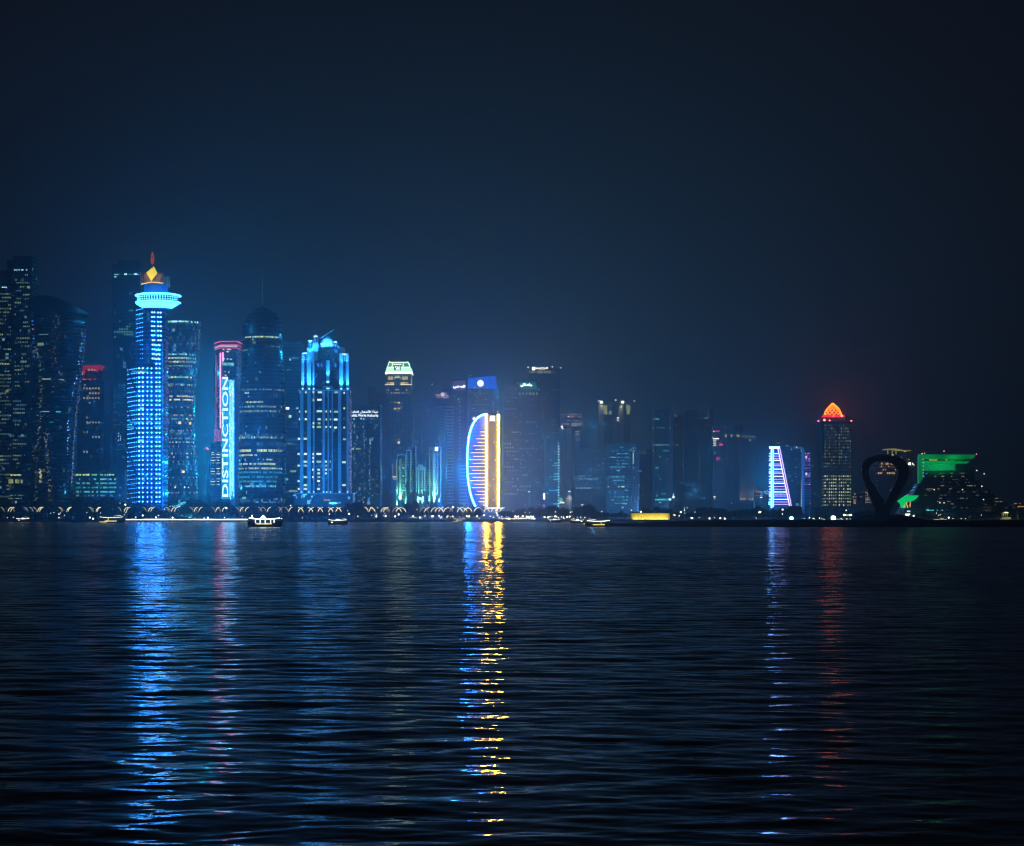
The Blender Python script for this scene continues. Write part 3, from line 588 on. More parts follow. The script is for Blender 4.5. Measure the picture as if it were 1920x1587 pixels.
# 9 red neon tower and its low annex
b = B('red_neon_tower', 'grey tower outlined in pink and red neon with zigzag cornice beside the domed tower', 2170, 424)
GY = FAC((.03, .05, .09), (.09, .08, .13), 3.2, 4.2, .3, .4, .04, CYW, .3)
b.part('shaft', MB().prism([(b.X(402.5), 10), (b.X(413.5), 0), (b.X(444), 0), (b.X(444), 26), (b.X(402.5), 26)], 0, b.Z(656)), GY)
PK = E((1, .05, .2), 1.1, True); PKW = E((1, .16, .34), 4.5, True); ZW = E((1, .92, .95), 1.3)
def band(y0, dy, h, m, name, over=0.0):
    pl = lambda o: [(b.X(400 - o), 11), (b.X(413.5 - o * .3), -.8 - o), (b.X(445.5 + o), -.8 - o), (b.X(445.5 + o), 27), (b.X(400 - o), 27)]
    lo = pl(over); vs = []
    for x, y in lo: sl_ = dy * max(0, (b.X(413.5) - x) / (14 * b.k)) * b.k; vs.append((x, y, b.Z(y0) - sl_))
    return b.part(name, MB().loft([[(x, y, z - h * b.k) for x, y, z in vs], vs]), m)
band(641, 1.8, 13, P((.08, .09, .16), .7), 'cornice', -.5)
band(640, 2, 1.3, PK, 'neon_band', 1.4); band(646.4, 2.4, .9, PK, 'neon_band', .4); band(652.6, 2, .9, PK, 'neon_band', .2)
pts = [(b.X(414 + i * 1.95), -1.6, b.Z(648 if i % 2 else 651.2)) for i in range(17)]
b.part('zigzag_neon', MB().tube(pts, .36, 4), ZW); b.part('side_neon', MB().tube([(b.X(401), 9, b.Z(651.8)), (b.X(413), -1.2, b.Z(649.2))], .8, 4), E((.75, .7, .9), .55))
b.bx('neon_line', 412.4, 414.2, 662, 689.5, PKW, -1, .8); b.bx('neon_line', 412.4, 414.2, 690.5, 803, PKW, -1, .8); b.bx('neon_line', 414.6, 416.6, 662, 826, E((.8, .03, .2), .5), -.8, .6)
b.bx('neon_line', 417, 419, 661, 678, PKW, -1, .8); b.bx('neon_line', 401.9, 403.3, 665, 805, E((.75, .06, .25), .5), 8.5, .8)
for yy in (807, 826.5): b.part('neon_line', MB().box(b.X(400.5), b.X(415), -1.2, -.4, b.Z(yy) - .3, b.Z(yy) + .3), E((.9, .05, .18), .7))
for i in range(4):
    xa = 401 + i * 3.4
    for q in (0, 1): b.part('neon_cross', MB().tube([(b.X(xa + (3.2 if q else 0)), -1, b.Z(808)), (b.X(xa + (0 if q else 3.2)), -1, b.Z(826))], .2, 4), E((.9, .04, .15), .55))
b.text('TWIN TOWERS', 416.6, 439, 680.5, 686, E((.25, 1, .85), .9), bold=.03)
for x, y, wd in ((419, 655.5, 3), (428, 655.5, 5), (432, 655.8, 2), (427, 660, 5), (420, 673, 3), (427, 673.5, 2.2), (433, 674, 3), (422, 697, 1.5), (429, 698, 1.8), (423, 704, 3)): b.pane(x, y, wd, 2, E(WHT, .8))
fin(b)
b = B('striped_annex', 'low pale block with stacked lit balconies left of the vertical text screen', 2060, 404, 'office building')
shaft(b, 'body', 395, 414.6, 833, FAC((.02, .07, .10), (.10, .13, .17), 3, 3, .2, .5), dep=26)
for j, y in enumerate((849, 853, 858.5, 863.5, 868.5, 879, 884, 889, 898.5, 903.5, 909)):
    b.pane(399, y, 8 if j % 4 else 4, 1.3, [E((.9, 1, .6), 1.0), E(YG, .5), E(CYW, .4)][j % 3]);  b.pane(409.3, y - .3, 6.5 if j % 3 else 3, 1.3, [E(YG, .6), E(WHT, 1.1)][j % 2])
b.star(388.8, 841, 4.2, (1, .08, .05), 4); b.part('beacon_mast', MB().tube([(b.X(388.8), -1, 0), (b.X(388.8), -1, b.Z(842))], .25), P((.1, .1, .1)))
b.bx('podium', 370, 414, 930, None, P((.03, .09, .12), .8), 8, 20); fin(b)

# 10 vertical LED screen
b = B('screen_tower', 'slim tower faced by a tall cyan LED screen with white vertical lettering', 2010, 428)
b.bx('shaft', 414.6, 440.2, 711, None, P((.03, .06, .10), .7), 1.5, 22)
m, t, N, L, o = newmat('led_screen'); e = N('ShaderNodeEmission'); tc = N('ShaderNodeTexCoord'); mp = N('ShaderNodeMapping'); mp.inputs['Scale'].default_value = (1.1, 1, .16)
n = N('ShaderNodeTexNoise'); n.inputs['Scale'].default_value = 1.2; n.inputs['Detail'].default_value = 4; L(tc.outputs['Object'], mp.inputs[0]); L(mp.outputs[0], n.inputs['Vector'])
cr = N('ShaderNodeValToRGB'); cr.color_ramp.elements[0].position = .38; cr.color_ramp.elements[0].color = (0, .22, .62, 1); cr.color_ramp.elements[1].position = .72; cr.color_ramp.elements[1].color = (.35, .95, 1, 1)
q = cr.color_ramp.elements.new(.54); q.color = (.0, .48, .9, 1); L(n.outputs[0], cr.inputs[0]); L(cr.outputs[0], e.inputs[0]); e.inputs[1].default_value = 1.1; L(e.outputs[0], o.inputs[0]); m.cycles.emission_sampling = 'FRONT_BACK'
b.bx('led_screen', 415.2, 439.6, 712, 936, m, 0, 1.4)
b.text('DISTINCTION', 416.8, 427.8, 707, 932, E((.80, .97, 1), 1.3), f=-.5, rot=1, bold=.015)
rr = random.Random(9)
for i in range(5): b.bx('led_strip', 430.6 + i * 1.75, 431.3 + i * 1.75, 712 + rr.uniform(0, 3), 925 + rr.uniform(-6, 16), E((.45, .95, 1), 1.0 + .5 * (i % 2)), -.5, .4)
for i in range(60): b.pane(429.5 + rr.random() * 9.5, 716 + rr.random() * 216, .9, rr.uniform(1, 5), E((.75, .95, 1), 1.6) if i % 5 else E((.9, .3, .6), 1), -.6, 'led_spark')
fin(b)

# 11 domed round tower
b = B('domed_tower', 'round dark blue tower with pointed dome and thin spire, greenish office floors lit', 2080, 486)
k = b.k; c0 = b.X(486.5); Y0 = 45 * k
prof = [(43.5 * k, 0), (44 * k, b.Z(900)), (44.5 * k, b.Z(800)), (43.5 * k, b.Z(730)), (41 * k, b.Z(690)), (39 * k, b.Z(660)), (37.8 * k, b.Z(636))]
b.part('shaft', MB().lathe(c0, Y0, prof, 56), FAC((.006, .040, .055), (.012, .055, .07), 2.4, 4.2, .08, .3, .03, CYW, .2, YG, floorlit=.05), smooth=True)
b.part('dome', MB().lathe(c0, Y0, [(37.4 * k, b.Z(636)), (37.2 * k, b.Z(622)), (36 * k, b.Z(609)), (33 * k, b.Z(597)), (27.5 * k, b.Z(586)), (19 * k, b.Z(579)), (10 * k, b.Z(574)), (3 * k, b.Z(571)), (.6 * k, b.Z(567))], 56), FAC((.008, .035, .06), (.012, .04, .07), 3, 4.6, .1, .2, rough=.25), smooth=True)
b.part('spire', MB().tube([(c0, Y0, b.Z(568)), (c0, Y0, b.Z(548)), (c0, Y0, b.Z(516))], [1.0, .7, .4]), P((.3, .34, .38)))
s11 = surf_lathe(c0, Y0, prof + [(37.5 * k, b.Z(600))])
OFF = [E(YG, .75), E(YG, .35), E((.6, 1, .5), .5), E(WHT, .4), E(YG, .2)]
TL = [E(TEAL, .28), E(TEAL, .16), E(GRN, .2), E(TEAL, .45)]
for y, x0, x1, h, p, ms in ((631, 457, 520, 3, .85, [E(YG, .9), E(CYW, .5), E(YG, .4)]), (648.5, 500, 522, 2.2, .5, WIND), (655.5, 449, 463, 3.2, .8, WIND), (730.5, 444, 530, 3, .75, WIND), (736.5, 457, 466, 3.5, .9, [E(YG, .5)]), (754, 459, 494, 3.2, .85, OFF), (762.5, 444, 526, 3.5, .8, [E(YG, .3), E(TEAL, .3), E(CYW, .2)]), (771, 445, 524, 4, .8, [E(YG, .4), E(CYW, .12), E(YG, .2)]), (820.5, 445, 527, 4, .8, [E(YG, .25), E(TEAL, .2), E(YG, .7)]),
        (845, 446, 474, 5, .97, [E(YG, .55), E(YG, .8)]), (845, 482, 500, 5, .97, [E(YG, .6), E(YG, .9)]), (845, 503, 527, 5, .9, [E(YG, .7), E(YG, .3)]), (853.5, 443, 482, 3.5, .7, OFF), (862, 454, 510, 3.2, .5, OFF), (870, 444, 515, 3.6, .85, OFF), (878.5, 444, 528, 3.6, .9, OFF), (886, 442, 528, 3.5, .9, TL), (894.5, 442, 520, 3.4, .85, TL), (903, 441, 518, 3.4, .9, TL), (912, 441, 516, 3.8, .9, [E(TEAL, .6), E(TEAL, .3), E(CYW, .5)]), (934, 452, 461, 4, .9, [E(GRN, .5)]), (936, 512, 526, 4, .7, DIM), (942, 478, 522, 2.6, .7, DIM)):
    b.row(x0, x1, y, h, ms, p, (1.1, 3.2), .45, 11, -.3, s11)
for x, y in ((473, 636), (473, 633), (479, 680), (465, 664), (488, 698), (520, 684), (463, 715), (465, 743), (461, 800), (486, 697), (485, 811), (459, 812), (461, 922), (461, 925), (494, 614)): b.pane(x, y, 1.3, 1.5, E(CYW, .9), -.4, 'window', s11)
fin(b)
# 12 louvred block
b = B('louvred_tower', 'dim blue tower with horizontal louvres between the domed tower and the spotlit blue tower', 2230, 548)
shaft(b, 'shaft', 524, 566, 642, FAC((.008, .035, .07), (.03, .08, .13), 40, 3.6, .01, .35, rough=.3), dep=34)
for j in range(44): b.bx('louvre', 530, 563, 649 + j * 6.6, 650.2 + j * 6.6, P((.05, .12, .19), .6), -1.2, 1.3)
for x, y, wd, h, m in ((538, 766, 9, 4.5, E((.8, 1, .85), 1.6)), (544, 781, 5, 5, E((.6, 1, .6), .9)), (558, 766, 6, 3, E(CYW, .5)), (536, 899, 9, 4, E(GRN, .6)), (550, 884, 11, 3.5, E(YG, .3)), (550, 921, 16, 3.5, E(YG, .3)), (543, 832, 8, 3, E(CYW, .2)), (544, 675, 2, 3, E(CYW, .9)), (543, 672, 1, 2, E(CYW, .6)), (541, 694, 7, 2, E(CYW, .15)), (554, 672, 14, 2, E(CYW, .15))): b.pane(x, y, wd, h, m, -1.4)
b.grid(529, 562, 740, 935, 9, 24, [E((.1, .4, .7), .3), E(BLU, .12)], .2, .5, .5, 121, f=-1.4); fin(b)

# 13 spotlit blue tower with domes and turrets
b = B('blue_floodlit_tower', 'ornate stepped tower with domes and turrets floodlit bright blue from below', 2100, 609)
k = b.k; ST = P((.42, .46, .50), .75, noise=.15, sc_=.05); GLS = FAC((.006, .015, .03), (.012, .025, .04), 2.6, 4.1, .3, .4, .03, CYW, .2)
b.bx('base_block', 560, 655, 732, None, GLS, 0, 34); b.bx('middle_block', 565, 652, 676, 731.6, GLS, 3, 28); b.bx('upper_block', 574, 643, 651, 676.2, ST, 6, 22); b.bx('top_block', 598, 634, 648, 651.2, ST, 4, 22)
b.bx('centre_bay', 596, 632, 652, 732, GLS, .6, 5)
b.bx('setback_ledge', 558.5, 656.5, 731, 733.6, ST, -1.5, 37)
pil = [(563, 569), (576, 583), (587, 590), (605, 609.5), (614.4, 617), (622, 624.5), (634, 640), (650, 654)]
for x0, x1 in pil: b.bx('pilaster', x0, x1, 733.8, 926, ST, -1.6, 1.6)
for x0, x1 in ((565, 570), (575, 583), (586, 589), (612, 618), (636, 643), (649, 653.5)): b.bx('pilaster', x0, x1, 662, 730.8, ST, 1.6, 1.4) if x0 != 612 else b.bx('pilaster', x0, x1, 676, 716, ST, -.8, 1.4)
b.bx('podium', 553, 662, 926, None, P((.12, .14, .17), .8), -6, 30); b.bx('podium_cornice', 552, 663, 924.6, 926.4, ST, -7, 32)
b.part('dome', MB().lathe(b.X(612), 14, [(14 * k, b.Z(648)), (13.6 * k, b.Z(642)), (11.5 * k, b.Z(636)), (7.5 * k, b.Z(631)), (3 * k, b.Z(628)), (.4 * k, b.Z(623))], 32), ST, smooth=True)
def turret(x, yt, wd, yb, f=1):
    c = b.X(x); r = wd * k / 2
    b.part('turret_drum', MB().lathe(c, f + r, [(r * .72, b.Z(yb)), (r * .72, b.Z(yt + 4))], 14), P((.05, .10, .18)))
    for a in range(0, 360, 45): b.part('turret_column', MB().tube([(c + r * .9 * math.cos(R(a)), f + r + r * .9 * math.sin(R(a)), b.Z(yb)), (c + r * .9 * math.cos(R(a)), f + r + r * .9 * math.sin(R(a)), b.Z(yt + 4))], .28, 6), ST)
    b.part('turret_cap', MB().lathe(c, f + r, [(r * 1.15, b.Z(yt + 4.4)), (r * 1.15, b.Z(yt + 3.6)), (r, b.Z(yt + 3)), (r * .8, b.Z(yt + 1)), (r * .35, b.Z(yt)), (.1, b.Z(yt - 1.5))], 14), ST)
    b.pane(x, yt + 2.4, wd * .95, 2.0, E((.45, .8, 1), 2.4), f - .6, 'cap_light', None, True, thick=1)
    for q in (-.42, .05, .42): b.pane(x + wd * q, yb - 1.3, 1.1, 1.6, E((.2, .6, 1), 2.2), f - .4, 'turret_light', None, True, thick=.6)
turret(591.5, 628, 9, 644, 2); turret(581.5, 637, 9.5, 653, 1); turret(571.2, 660, 10, 675, 1); turret(628.5, 639, 7.5, 649, 1); turret(645.5, 662, 10, 677, 1)
b.bx('turret_base', 585.5, 597.6, 644, 661, ST, 2, 12); b.bx('turret_base', 575, 588, 653, 680, ST, 1, 12); b.bx('turret_base', 564.5, 578, 675, 731, GLS, 2, 10); b.bx('turret_base', 638.5, 652.4, 677, 731, GLS, 2, 10)
b.part('antenna', MB().tube([(b.X(599), 8, b.Z(633.5)), (b.X(627), 0, b.Z(618))], [.7, .25], 6), P((.3, .4, .5))); 
b.pane(606.5, 645.5, 13, 3.6, E((.25, .7, 1), 1.6, True), -1.8, 'dome_light', None, True, thick=1.2); b.pane(620.5, 645.5, 7, 4, E((.2, .65, 1), 1.5, True), -1.2, 'dome_light', None, True, thick=1)
b.part('antenna_light', MB().tube([(b.X(600), 7.4, b.Z(632.6)), (b.X(624), -.6, b.Z(619))], .25, 4), E((.05, .4, .7), .5))
SB = (.02, .30, 1)
for x, tx in ((603, 608), (612, 612), (621, 616)): b.spot(x, 648.6, -1, (tx, 637, 12), SB, 60000, 70)
for x in (572, 582, 592, 628, 645): b.spot(x, 690 if x in (572, 645) else 668, -9, (x, 660 if x in (572, 645) else 640, 4), SB, 60000, 60)
for x, pw in ((567.2, 1), (579.5, 1.2), (588, .7), (639.6, 1.2), (651.6, 1)):
    b.spot(x, 730, -1.5, (x, 690, 1.4), SB, 130000 * pw * FL, 60); b.pane(x, 729.2, 3.4, 2.4, E((.3, .75, 1), 3), 1.2, 'floodlight_head', None, True, thick=1)
b.spot(615, 715, -5, (615, 680, -.8), SB, 110000 * FL, 50); b.pane(615, 716.8, 6, 4.5, E((.25, .7, 1), 2.2, True), -1.6, 'lantern', None, True, thick=2); b.pane(615, 729, 7, 2.6, E((.25, .7, 1), 2), -1.8, 'lantern', None, True, thick=1)
b.part('lantern_portal', MB().tube([(b.X(607), -1, b.Z(731)), (b.X(607), -1, b.Z(726)), (b.X(623), -1, b.Z(726)), (b.X(623), -1, b.Z(731))], .8, 4), ST)
for x in (597, 603, 629): b.pane(x, 685, 3, 7, E((.03, .28, .9), .7), .2, 'blue_niche')
for x, pw in ((565.5, 1.4), (579.5, 1.3), (588.6, .9), (607, 1.5), (613, 1.5), (620, 1.3), (637, 1), (652, .5)):
    b.spot(x, 925.5, -5.5, (x, 860, -1.2), SB, 560000 * pw * FL, 44); b.pane(x, 923, 2.6, 2.6, E((.15, .65, 1), 2.6), -2, 'floodlight_head', None, True, thick=1)
b.pane(626, 944, 17, 4.2, E((.1, .65, 1), 2.2, True), -8, 'entrance_canopy', None, True, thick=5)
for x, y, wd, h, s_ in ((571, 931, 4, 4, 1.0), (572.5, 928, 8, 1.6, 1.6), (580, 942, 6, 7, .8), (554, 929, 5, 2, 1.2), (557, 933, 2, 4, .6), (567, 932, 2, 6, .7), (586, 931.5, 3.5, 3, 1.2), (655.5, 934, 3.4, 5, .7), (584, 938, 3, 3, .5), (638, 943, 5, 3, .5)): b.pane(x, y, wd, h, E((.12, .62, 1), s_), -6.6, 'podium_light')
b.pane(614, 938, 12, 1.6, E(WARM, .5), -6.5, 'podium_light'); b.bx('blue_fin', 562.6, 564.4, 880, 925, E(BLU, .35), -2, .5)
WG = [E((.7, 1, .6), .9), E((.6, 1, .5), .5), E((.85, 1, .85), 1.2)]
for x, y, wd in [(562, 736, 1.5), (573.5, 736, 3), (588, 736, 3), (600, 736, 8), (631, 736, 8), (645.5, 737, 3), (588, 750.5, 3.5), (599, 750, 8), (561.5, 772, 2), (573.5, 772, 3), (599, 771.5, 10), (612, 772, 2.5), (620, 772, 1.5), (630, 772.5, 8), (645.5, 766, 3), (561.5, 786.5, 2), (573.5, 786.5, 4), (598.5, 786.5, 6), (612, 787, 2.5), (619.5, 787, 2), (629.5, 787, 7), (588, 794, 3), (598.5, 794, 5), (588, 801, 3.5), (598, 801, 8), (612, 801, 3), (620, 801, 2), (629, 802, 5), (645.5, 802, 3), (560.5, 823, 4), (573.5, 823, 8), (646, 824, 5), (560, 851.5, 4), (573.5, 851.5, 7), (587.5, 852, 2.5), (598, 851.5, 9), (587.5, 859, 2.5), (573, 866, 7), (587.5, 866, 2.5), (598, 866, 9), (611.5, 866, 2.5), (619.5, 866, 2), (645, 867, 7), (560, 873.5, 4), (573, 873.5, 7), (611.5, 873.5, 2.5), (611.5, 881, 2.5), (619.5, 881, 2), (587, 881, 2.5), (597.5, 881, 4), (597.5, 888, 5), (611.5, 888, 2.5), (573, 895, 7), (587, 895, 2.5), (598, 895, 5), (560, 902.5, 4), (597.5, 902.5, 5), (573, 910, 7), (645, 910, 7), (573, 917, 7), (597.5, 917, 5), (560, 917, 3)]:
    b.pane(x, y, wd, 3.6, WG[int(x * 7 + y * 3) % 3], -1.9 if 604 < x < 624 or 576 < x < 583 or 587 <= x < 590 else -.3)
fin(b)

# 14 Public Works Authority
b = B('lettered_glass_tower', 'teal glass tower with two lines of white rooftop lettering and speckled lights', 2270, 684)
shaft(b, 'shaft', 655, 713, 761, FAC((.008, .05, .07), (.012, .055, .08), 2.4, 4, .08, .15, .03, CYW, .3, rough=.12), dep=34)
WL = E((.95, 1, 1), 2.2)
b.text('\uFE94\uFEE3\uFE8E\uFECC\uFEDF\uFE8D \uFEDD\uFE8E\uFED0\uFEB7\uFEF7\uFE8D \uFE94\uFE8C\uFEF4\uFEEB', 657.5, 709.5, 769.5, 775.5, WL, bold=.005, name='arabic_lettering')
b.text('Public Works Authority', 657.5, 709.5, 776.5, 783.2, WL)
rr = random.Random(14)
for x0, n, y0, y1, sp in ((664, 60, 785, 945, 2.2), (683, 36, 790, 945, 1.4), (693, 46, 820, 948, .9), (675, 22, 785, 940, 5), (700, 14, 785, 940, 5)):
    for i in range(n): b.pane(rr.gauss(x0, sp), rr.uniform(y0, y1), rr.uniform(.8, 1.4), rr.uniform(1, 2.2), rr.choice([E(CYW, .45), E(TEAL, .6), E(BLU, .5), E(WARM, .3), E(CYW, .9)]))
for x, y, s_ in ((677, 785, 3.5), (682, 786, 2), (694, 826, 1.8), (694, 831, 1.8), (664, 786, 3)): b.pane(x, y, s_, 3, E(CYW, .7))
b.row(655, 676, 842, 3, [E(YG, .35)], .8); b.pane(691, 938, 3, 8, E(BLU, .5)); fin(b)

# 15 hazy towers behind
b = B('grey_stepped_tower', 'faint grey stepped tower rising behind the teal lettered tower', 3300, 705)
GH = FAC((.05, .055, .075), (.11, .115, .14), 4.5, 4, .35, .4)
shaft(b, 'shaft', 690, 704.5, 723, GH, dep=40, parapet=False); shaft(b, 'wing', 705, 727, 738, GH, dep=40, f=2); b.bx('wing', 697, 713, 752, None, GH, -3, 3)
b.star(694, 757, 1.4, CYW, .6); fin(b)
b = B('fluted_tower', 'faint tower of tall vertical flutes left of the green crowned tower', 2900, 727)
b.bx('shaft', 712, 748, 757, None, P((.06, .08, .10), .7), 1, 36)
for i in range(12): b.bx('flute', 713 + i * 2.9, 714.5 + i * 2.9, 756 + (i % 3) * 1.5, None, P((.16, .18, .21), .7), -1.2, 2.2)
b.part('lit_spire_wall', b.poly(MB(), [(703, 945), (706, 848), (709, 843), (711, 860), (712, 945)], -3, 2), FAC((.04, .12, .15), (.1, .16, .19), 1.5, 3, .3, .3, .1, TEAL, .4))
b.spot(708, 944, -12, (708, 880, -3), (.1, 1, .7), 26000 * FL, 30); b.pane(708.5, 945, 3, 5, E((.1, .9, .7), .9), -4, 'floodlight_head'); fin(b)
# 16 green crowned tower
b = B('green_crowned_tower', 'slim classical tower with glowing mint green crown and golden arcade below it', 2720, 747)
k = b.k; STW = FAC((.02, .035, .055), (.13, .13, .16), 3.8, 4.4, .55, .45, .03, WARM, .4)
b.bx('shaft', 722.5, 772, 723, None, STW, 0, 42); b.bx('cornice', 719, 775, 721.2, 723, P((.3, .27, .2), .7), -2, 46)
for x in (726, 731, 763.5, 768.5): b.bx('pilaster', x, x + 2, 723.2, 950, P((.16, .15, .17), .7), -1.2, 1.2)
MINT = E((.55, 1, .60), 1.5, True); MINTB = E((.80, 1, .70), 2.0, True); MD = E((.04, .42, .22), .8)
b.bx('arcade_wall', 724.5, 771, 701, 721, P((.12, .11, .1), .8), 3, 36)
def hip(y0, y1, a0, a1, c0_, c1_, m, name):   # tapering roof course
    f0, f1 = 0, (a1 - a0) * k
    b.part(name, MB().loft([[(b.X(a0), 0, b.Z(y0)), (b.X(c0_), 0, b.Z(y0)), (b.X(c0_), 40, b.Z(y0)), (b.X(a0), 40, b.Z(y0))], [(b.X(a1), f1, b.Z(y1)), (b.X(c1_), f1, b.Z(y1)), (b.X(c1_), 40 - f1, b.Z(y1)), (b.X(a1), 40 - f1, b.Z(y1))]]), m)
hip(700.4, 697, 721.6, 723, 772.8, 771.8, MINTB, 'crown_base'); hip(697, 690, 723, 724.4, 771.6, 770.4, MINT, 'crown_course'); hip(690, 688, 725, 726.6, 770, 768.6, MINTB, 'crown_course'); hip(688, 680.4, 726.8, 729.4, 768.4, 765.6, MD, 'mansard_roof'); hip(680.4, 678.8, 728.6, 730, 766.4, 765.2, MINTB, 'roof_edge')
for x0, x1 in ((726.6, 729.2), (735, 735.8), (755.6, 756.4), (768.2, 765.8)): b.part('crown_rib', MB().tube([(b.X(x0), -.3, b.Z(688.3)), (b.X(x1), 1.6, b.Z(680))], .5, 4), MINTB)
b.bx('logo_panel', 739, 751.5, 684.6, 694.8, P((.01, .10, .07), .6), -2.6, 2.4); b.bx('logo_hood', 738, 752.5, 683, 684.4, MINTB, -3.2, 3.4)
LW = E((.9, 1, .95), 2)
for p_ in ([(740.2, 686.6), (742, 686.6), (745, 694), (743.4, 694)], [(743.4, 686.6), (745, 686.6), (747.2, 692), (746.4, 694)], [(745.2, 694), (746.8, 694), (750.3, 687), (748.6, 686.6)], [(746.8, 690), (748, 689.2), (750.4, 694), (748.8, 694)]): b.part('logo_stroke', b.poly(MB(), p_, -3.1, .4), LW)
for x0, x1 in ((727.5, 731), (731.6, 736.5), (754, 757.5), (758, 760.5), (761, 764.6)): b.bx('arcade_window', x0, x1, 706, 712.4, E((1, .75, .3), .55), 2.4, .5)
for x0, x1 in ((724.5, 730), (731, 738.6), (751.2, 760), (761, 765.4)): b.bx('arcade_light', x0, x1, 716.6, 720.4, E((1, .68, .2), .75 if x0 in (731, 751.2) else .4), 2.2, .6)
for x0, x1 in ((722, 739), (751, 772)): b.bx('ledge_light', x0, x1, 721, 722.4, E((1, .85, .5), 1.3), -2.3, .4)
ap = [(739.2, 721)] + [(745.2 + 6 * math.cos(math.pi * (1 - i / 10)), 711.5 - 6.3 * math.sin(math.pi * i / 10)) for i in range(11)] + [(751.2, 721)]
b.part('arch_recess', b.poly(MB(), ap[::-1], 2.2, .9), P((.25, .25, .15), .7)); b.part('arch_ring', MB().tube([(b.X(x), 1.6, b.Z(y)) for x, y in ap[1:-1]], .45, 5), E((.85, .9, .45), .7))
b.pane(744.8, 707.8, 8, 2.2, E((.8, 1, .6), .8), 1.6, 'arch_light'); b.part('corner_light', MB().tube([(b.X(771.5), 0, b.Z(721)), (b.X(771.8), 0, b.Z(706))], [.7, .3], 4), E((.9, .8, .3), .5))
for x, y, wd, h, s_ in ((727, 731.5, 4.5, 3, .6), (763, 731.5, 4, 3, .6), (743, 731, 2.5, 2, .6), (746.5, 731, 2.5, 2, .6), (726.5, 737, 4, 2, .5), (734, 737, 3, 2.4, .5), (741, 737, 3, 2, .45), (745.5, 737, 3, 2, .5), (749, 737, 2.5, 2, .45), (756.5, 737, 3.5, 2, .4), (763.5, 737, 4, 2, .3), (734.5, 754.5, 4, 1, .3), (741.5, 754.5, 3.5, 1.6, .5), (748, 755.3, 4.4, 3, .9), (755, 754.6, 2.5, 1, .35), (741, 766.5, 5, 2.8, .8), (748, 766, 4, 2.6, .6), (752, 764, 1.2, 4.5, .4), (747.8, 824, 5, 1.2, .4), (747.8, 830, 4.2, 4, 1.1)): b.pane(x, y, wd, h, E((1, .74, .28), s_), -.5)
b.grid(738, 772, 773, 830, 9, 15, [E(CYW, .25), E(CYW, .12), E(WARM, .2)], .25, .45, .45, 161, .7)
b.star(730.4, 678, 1.6, WHT, 1.5); b.star(764.6, 678, 1.6, WHT, 1.5); fin(b)
b = B('lamp_lit_column_block', 'narrow block with warm lit edge and band left of the green block', 2420, 740, 'office building')
b.bx('body', 736, 744.4, 863, None, P((.10, .11, .14), .8), 0, 20); b.bx('lit_edge', 736.2, 736.9, 870, 896, E(WARM, .35), -.5, .4)
b.bx('lit_edge', 742.6, 743.4, 862, 896, E(WARM, .35), -.5, .4); b.bx('lit_band', 736.4, 743.2, 893.6, 895.4, E((1, .8, .45), .9), -.7, .5); b.bx('lit_band', 736.8, 743, 897.8, 899.2, E((1, .75, .4), .6), -.7, .5); fin(b)

# 17 green uplit twin classical towers
b = B('green_floodlit_block', 'pale classical apartment block of stepped arched bays floodlit mint green from its base', 2330, 785, 'apartment block')
k = b.k; PS = P((.28, .31, .31), .75, noise=.12, sc_=.05); DW = FAC((.02, .06, .08), (.10, .14, .16), 9, 3.3, .05, .35, .05, TEAL, .2)
bays = [(743.6, 761.2, 852, 2), (761.2, 770.4, 844, 4), (770.4, 779.6, 836, 6), (798, 806, 851, 6), (804.6, 812.4, 840, 4), (812.4, 820, 845, 2), (820, 826.4, 838, 5)]
for x0, x1, yt, f in bays:
    b.bx('bay', x0, x1, yt + 2, None, DW, f, 26); cxp = (x0 + x1) / 2; hw = (x1 - x0) / 2 - .5
    for x in (x0, x1 - 1.5): b.bx('pilaster', x, x + 1.5, yt + 4, 948, PS, f - 1.4, 1.3)
    arch = [(cxp + hw * math.cos(math.pi * i / 10), yt + 5 - 4.6 * math.sin(math.pi * i / 10)) for i in range(11)]
    b.part('arch', MB().tube([(b.X(x), f - .8, b.Z(y)) for x, y in arch], .55, 5), PS); b.bx('cap', x0 - .4, x1 + .4, yt - .8, yt + .6, PS, f - 1.5, 10)
b.bx('centre_block', 780, 798, 872, None, DW, 1, 24)
for x in (780.4, 784, 790.8, 795.6): b.bx('pilaster', x, x + 1.6, 880, 948, PS, -.6, 1.5)
b.part('gable', b.poly(MB(), [(779, 881), (779.6, 876), (783, 875), (784.5, 871.5), (792.5, 871.5), (794, 875), (797.6, 876), (798.4, 881)], -.9, 4), PS)
b.bx('wide_pilaster', 748.4, 752.4, 862, 949, PS, -.8, 2.4); b.bx('wide_pilaster', 812, 816.6, 850, 949, PS, -.6, 2.2)
b.part('portal', b.poly(MB(), [(779, 949), (779.5, 938), (782, 936), (782.5, 931), (785, 930.5), (785, 934), (792, 934), (792.4, 930.5), (795, 931), (795.4, 936), (797.8, 939), (798.2, 949)], -3.4, 2.6), PS)
b.bx('doorway', 786, 791.4, 938, 945, P((.01, .03, .03)), -3.7, .5); b.bx('podium', 741, 829, 949, None, PS, -4, 32)
for x in (822, 824.4): b.part('corner_pinnacle', b.poly(MB(), [(x - 1.4, 949), (x - .9, 940), (x - .2, 932), (x + .5, 940), (x + 1.2, 949)], -2.6, 2), PS)
for j in range(30): b.bx('balcony', 762, 779, 884 + j * 2.1 * 1.0 if j < 0 else 882 + j * 4, 883 + j * 4, P((.2, .24, .26)), 3.0, 1) if j < 17 else None
for j in range(17): b.bx('balcony', 799, 811, 882 + j * 4, 883 + j * 4, P((.2, .24, .26)), 2.4, 1)
GR = (.26, 1, .58)
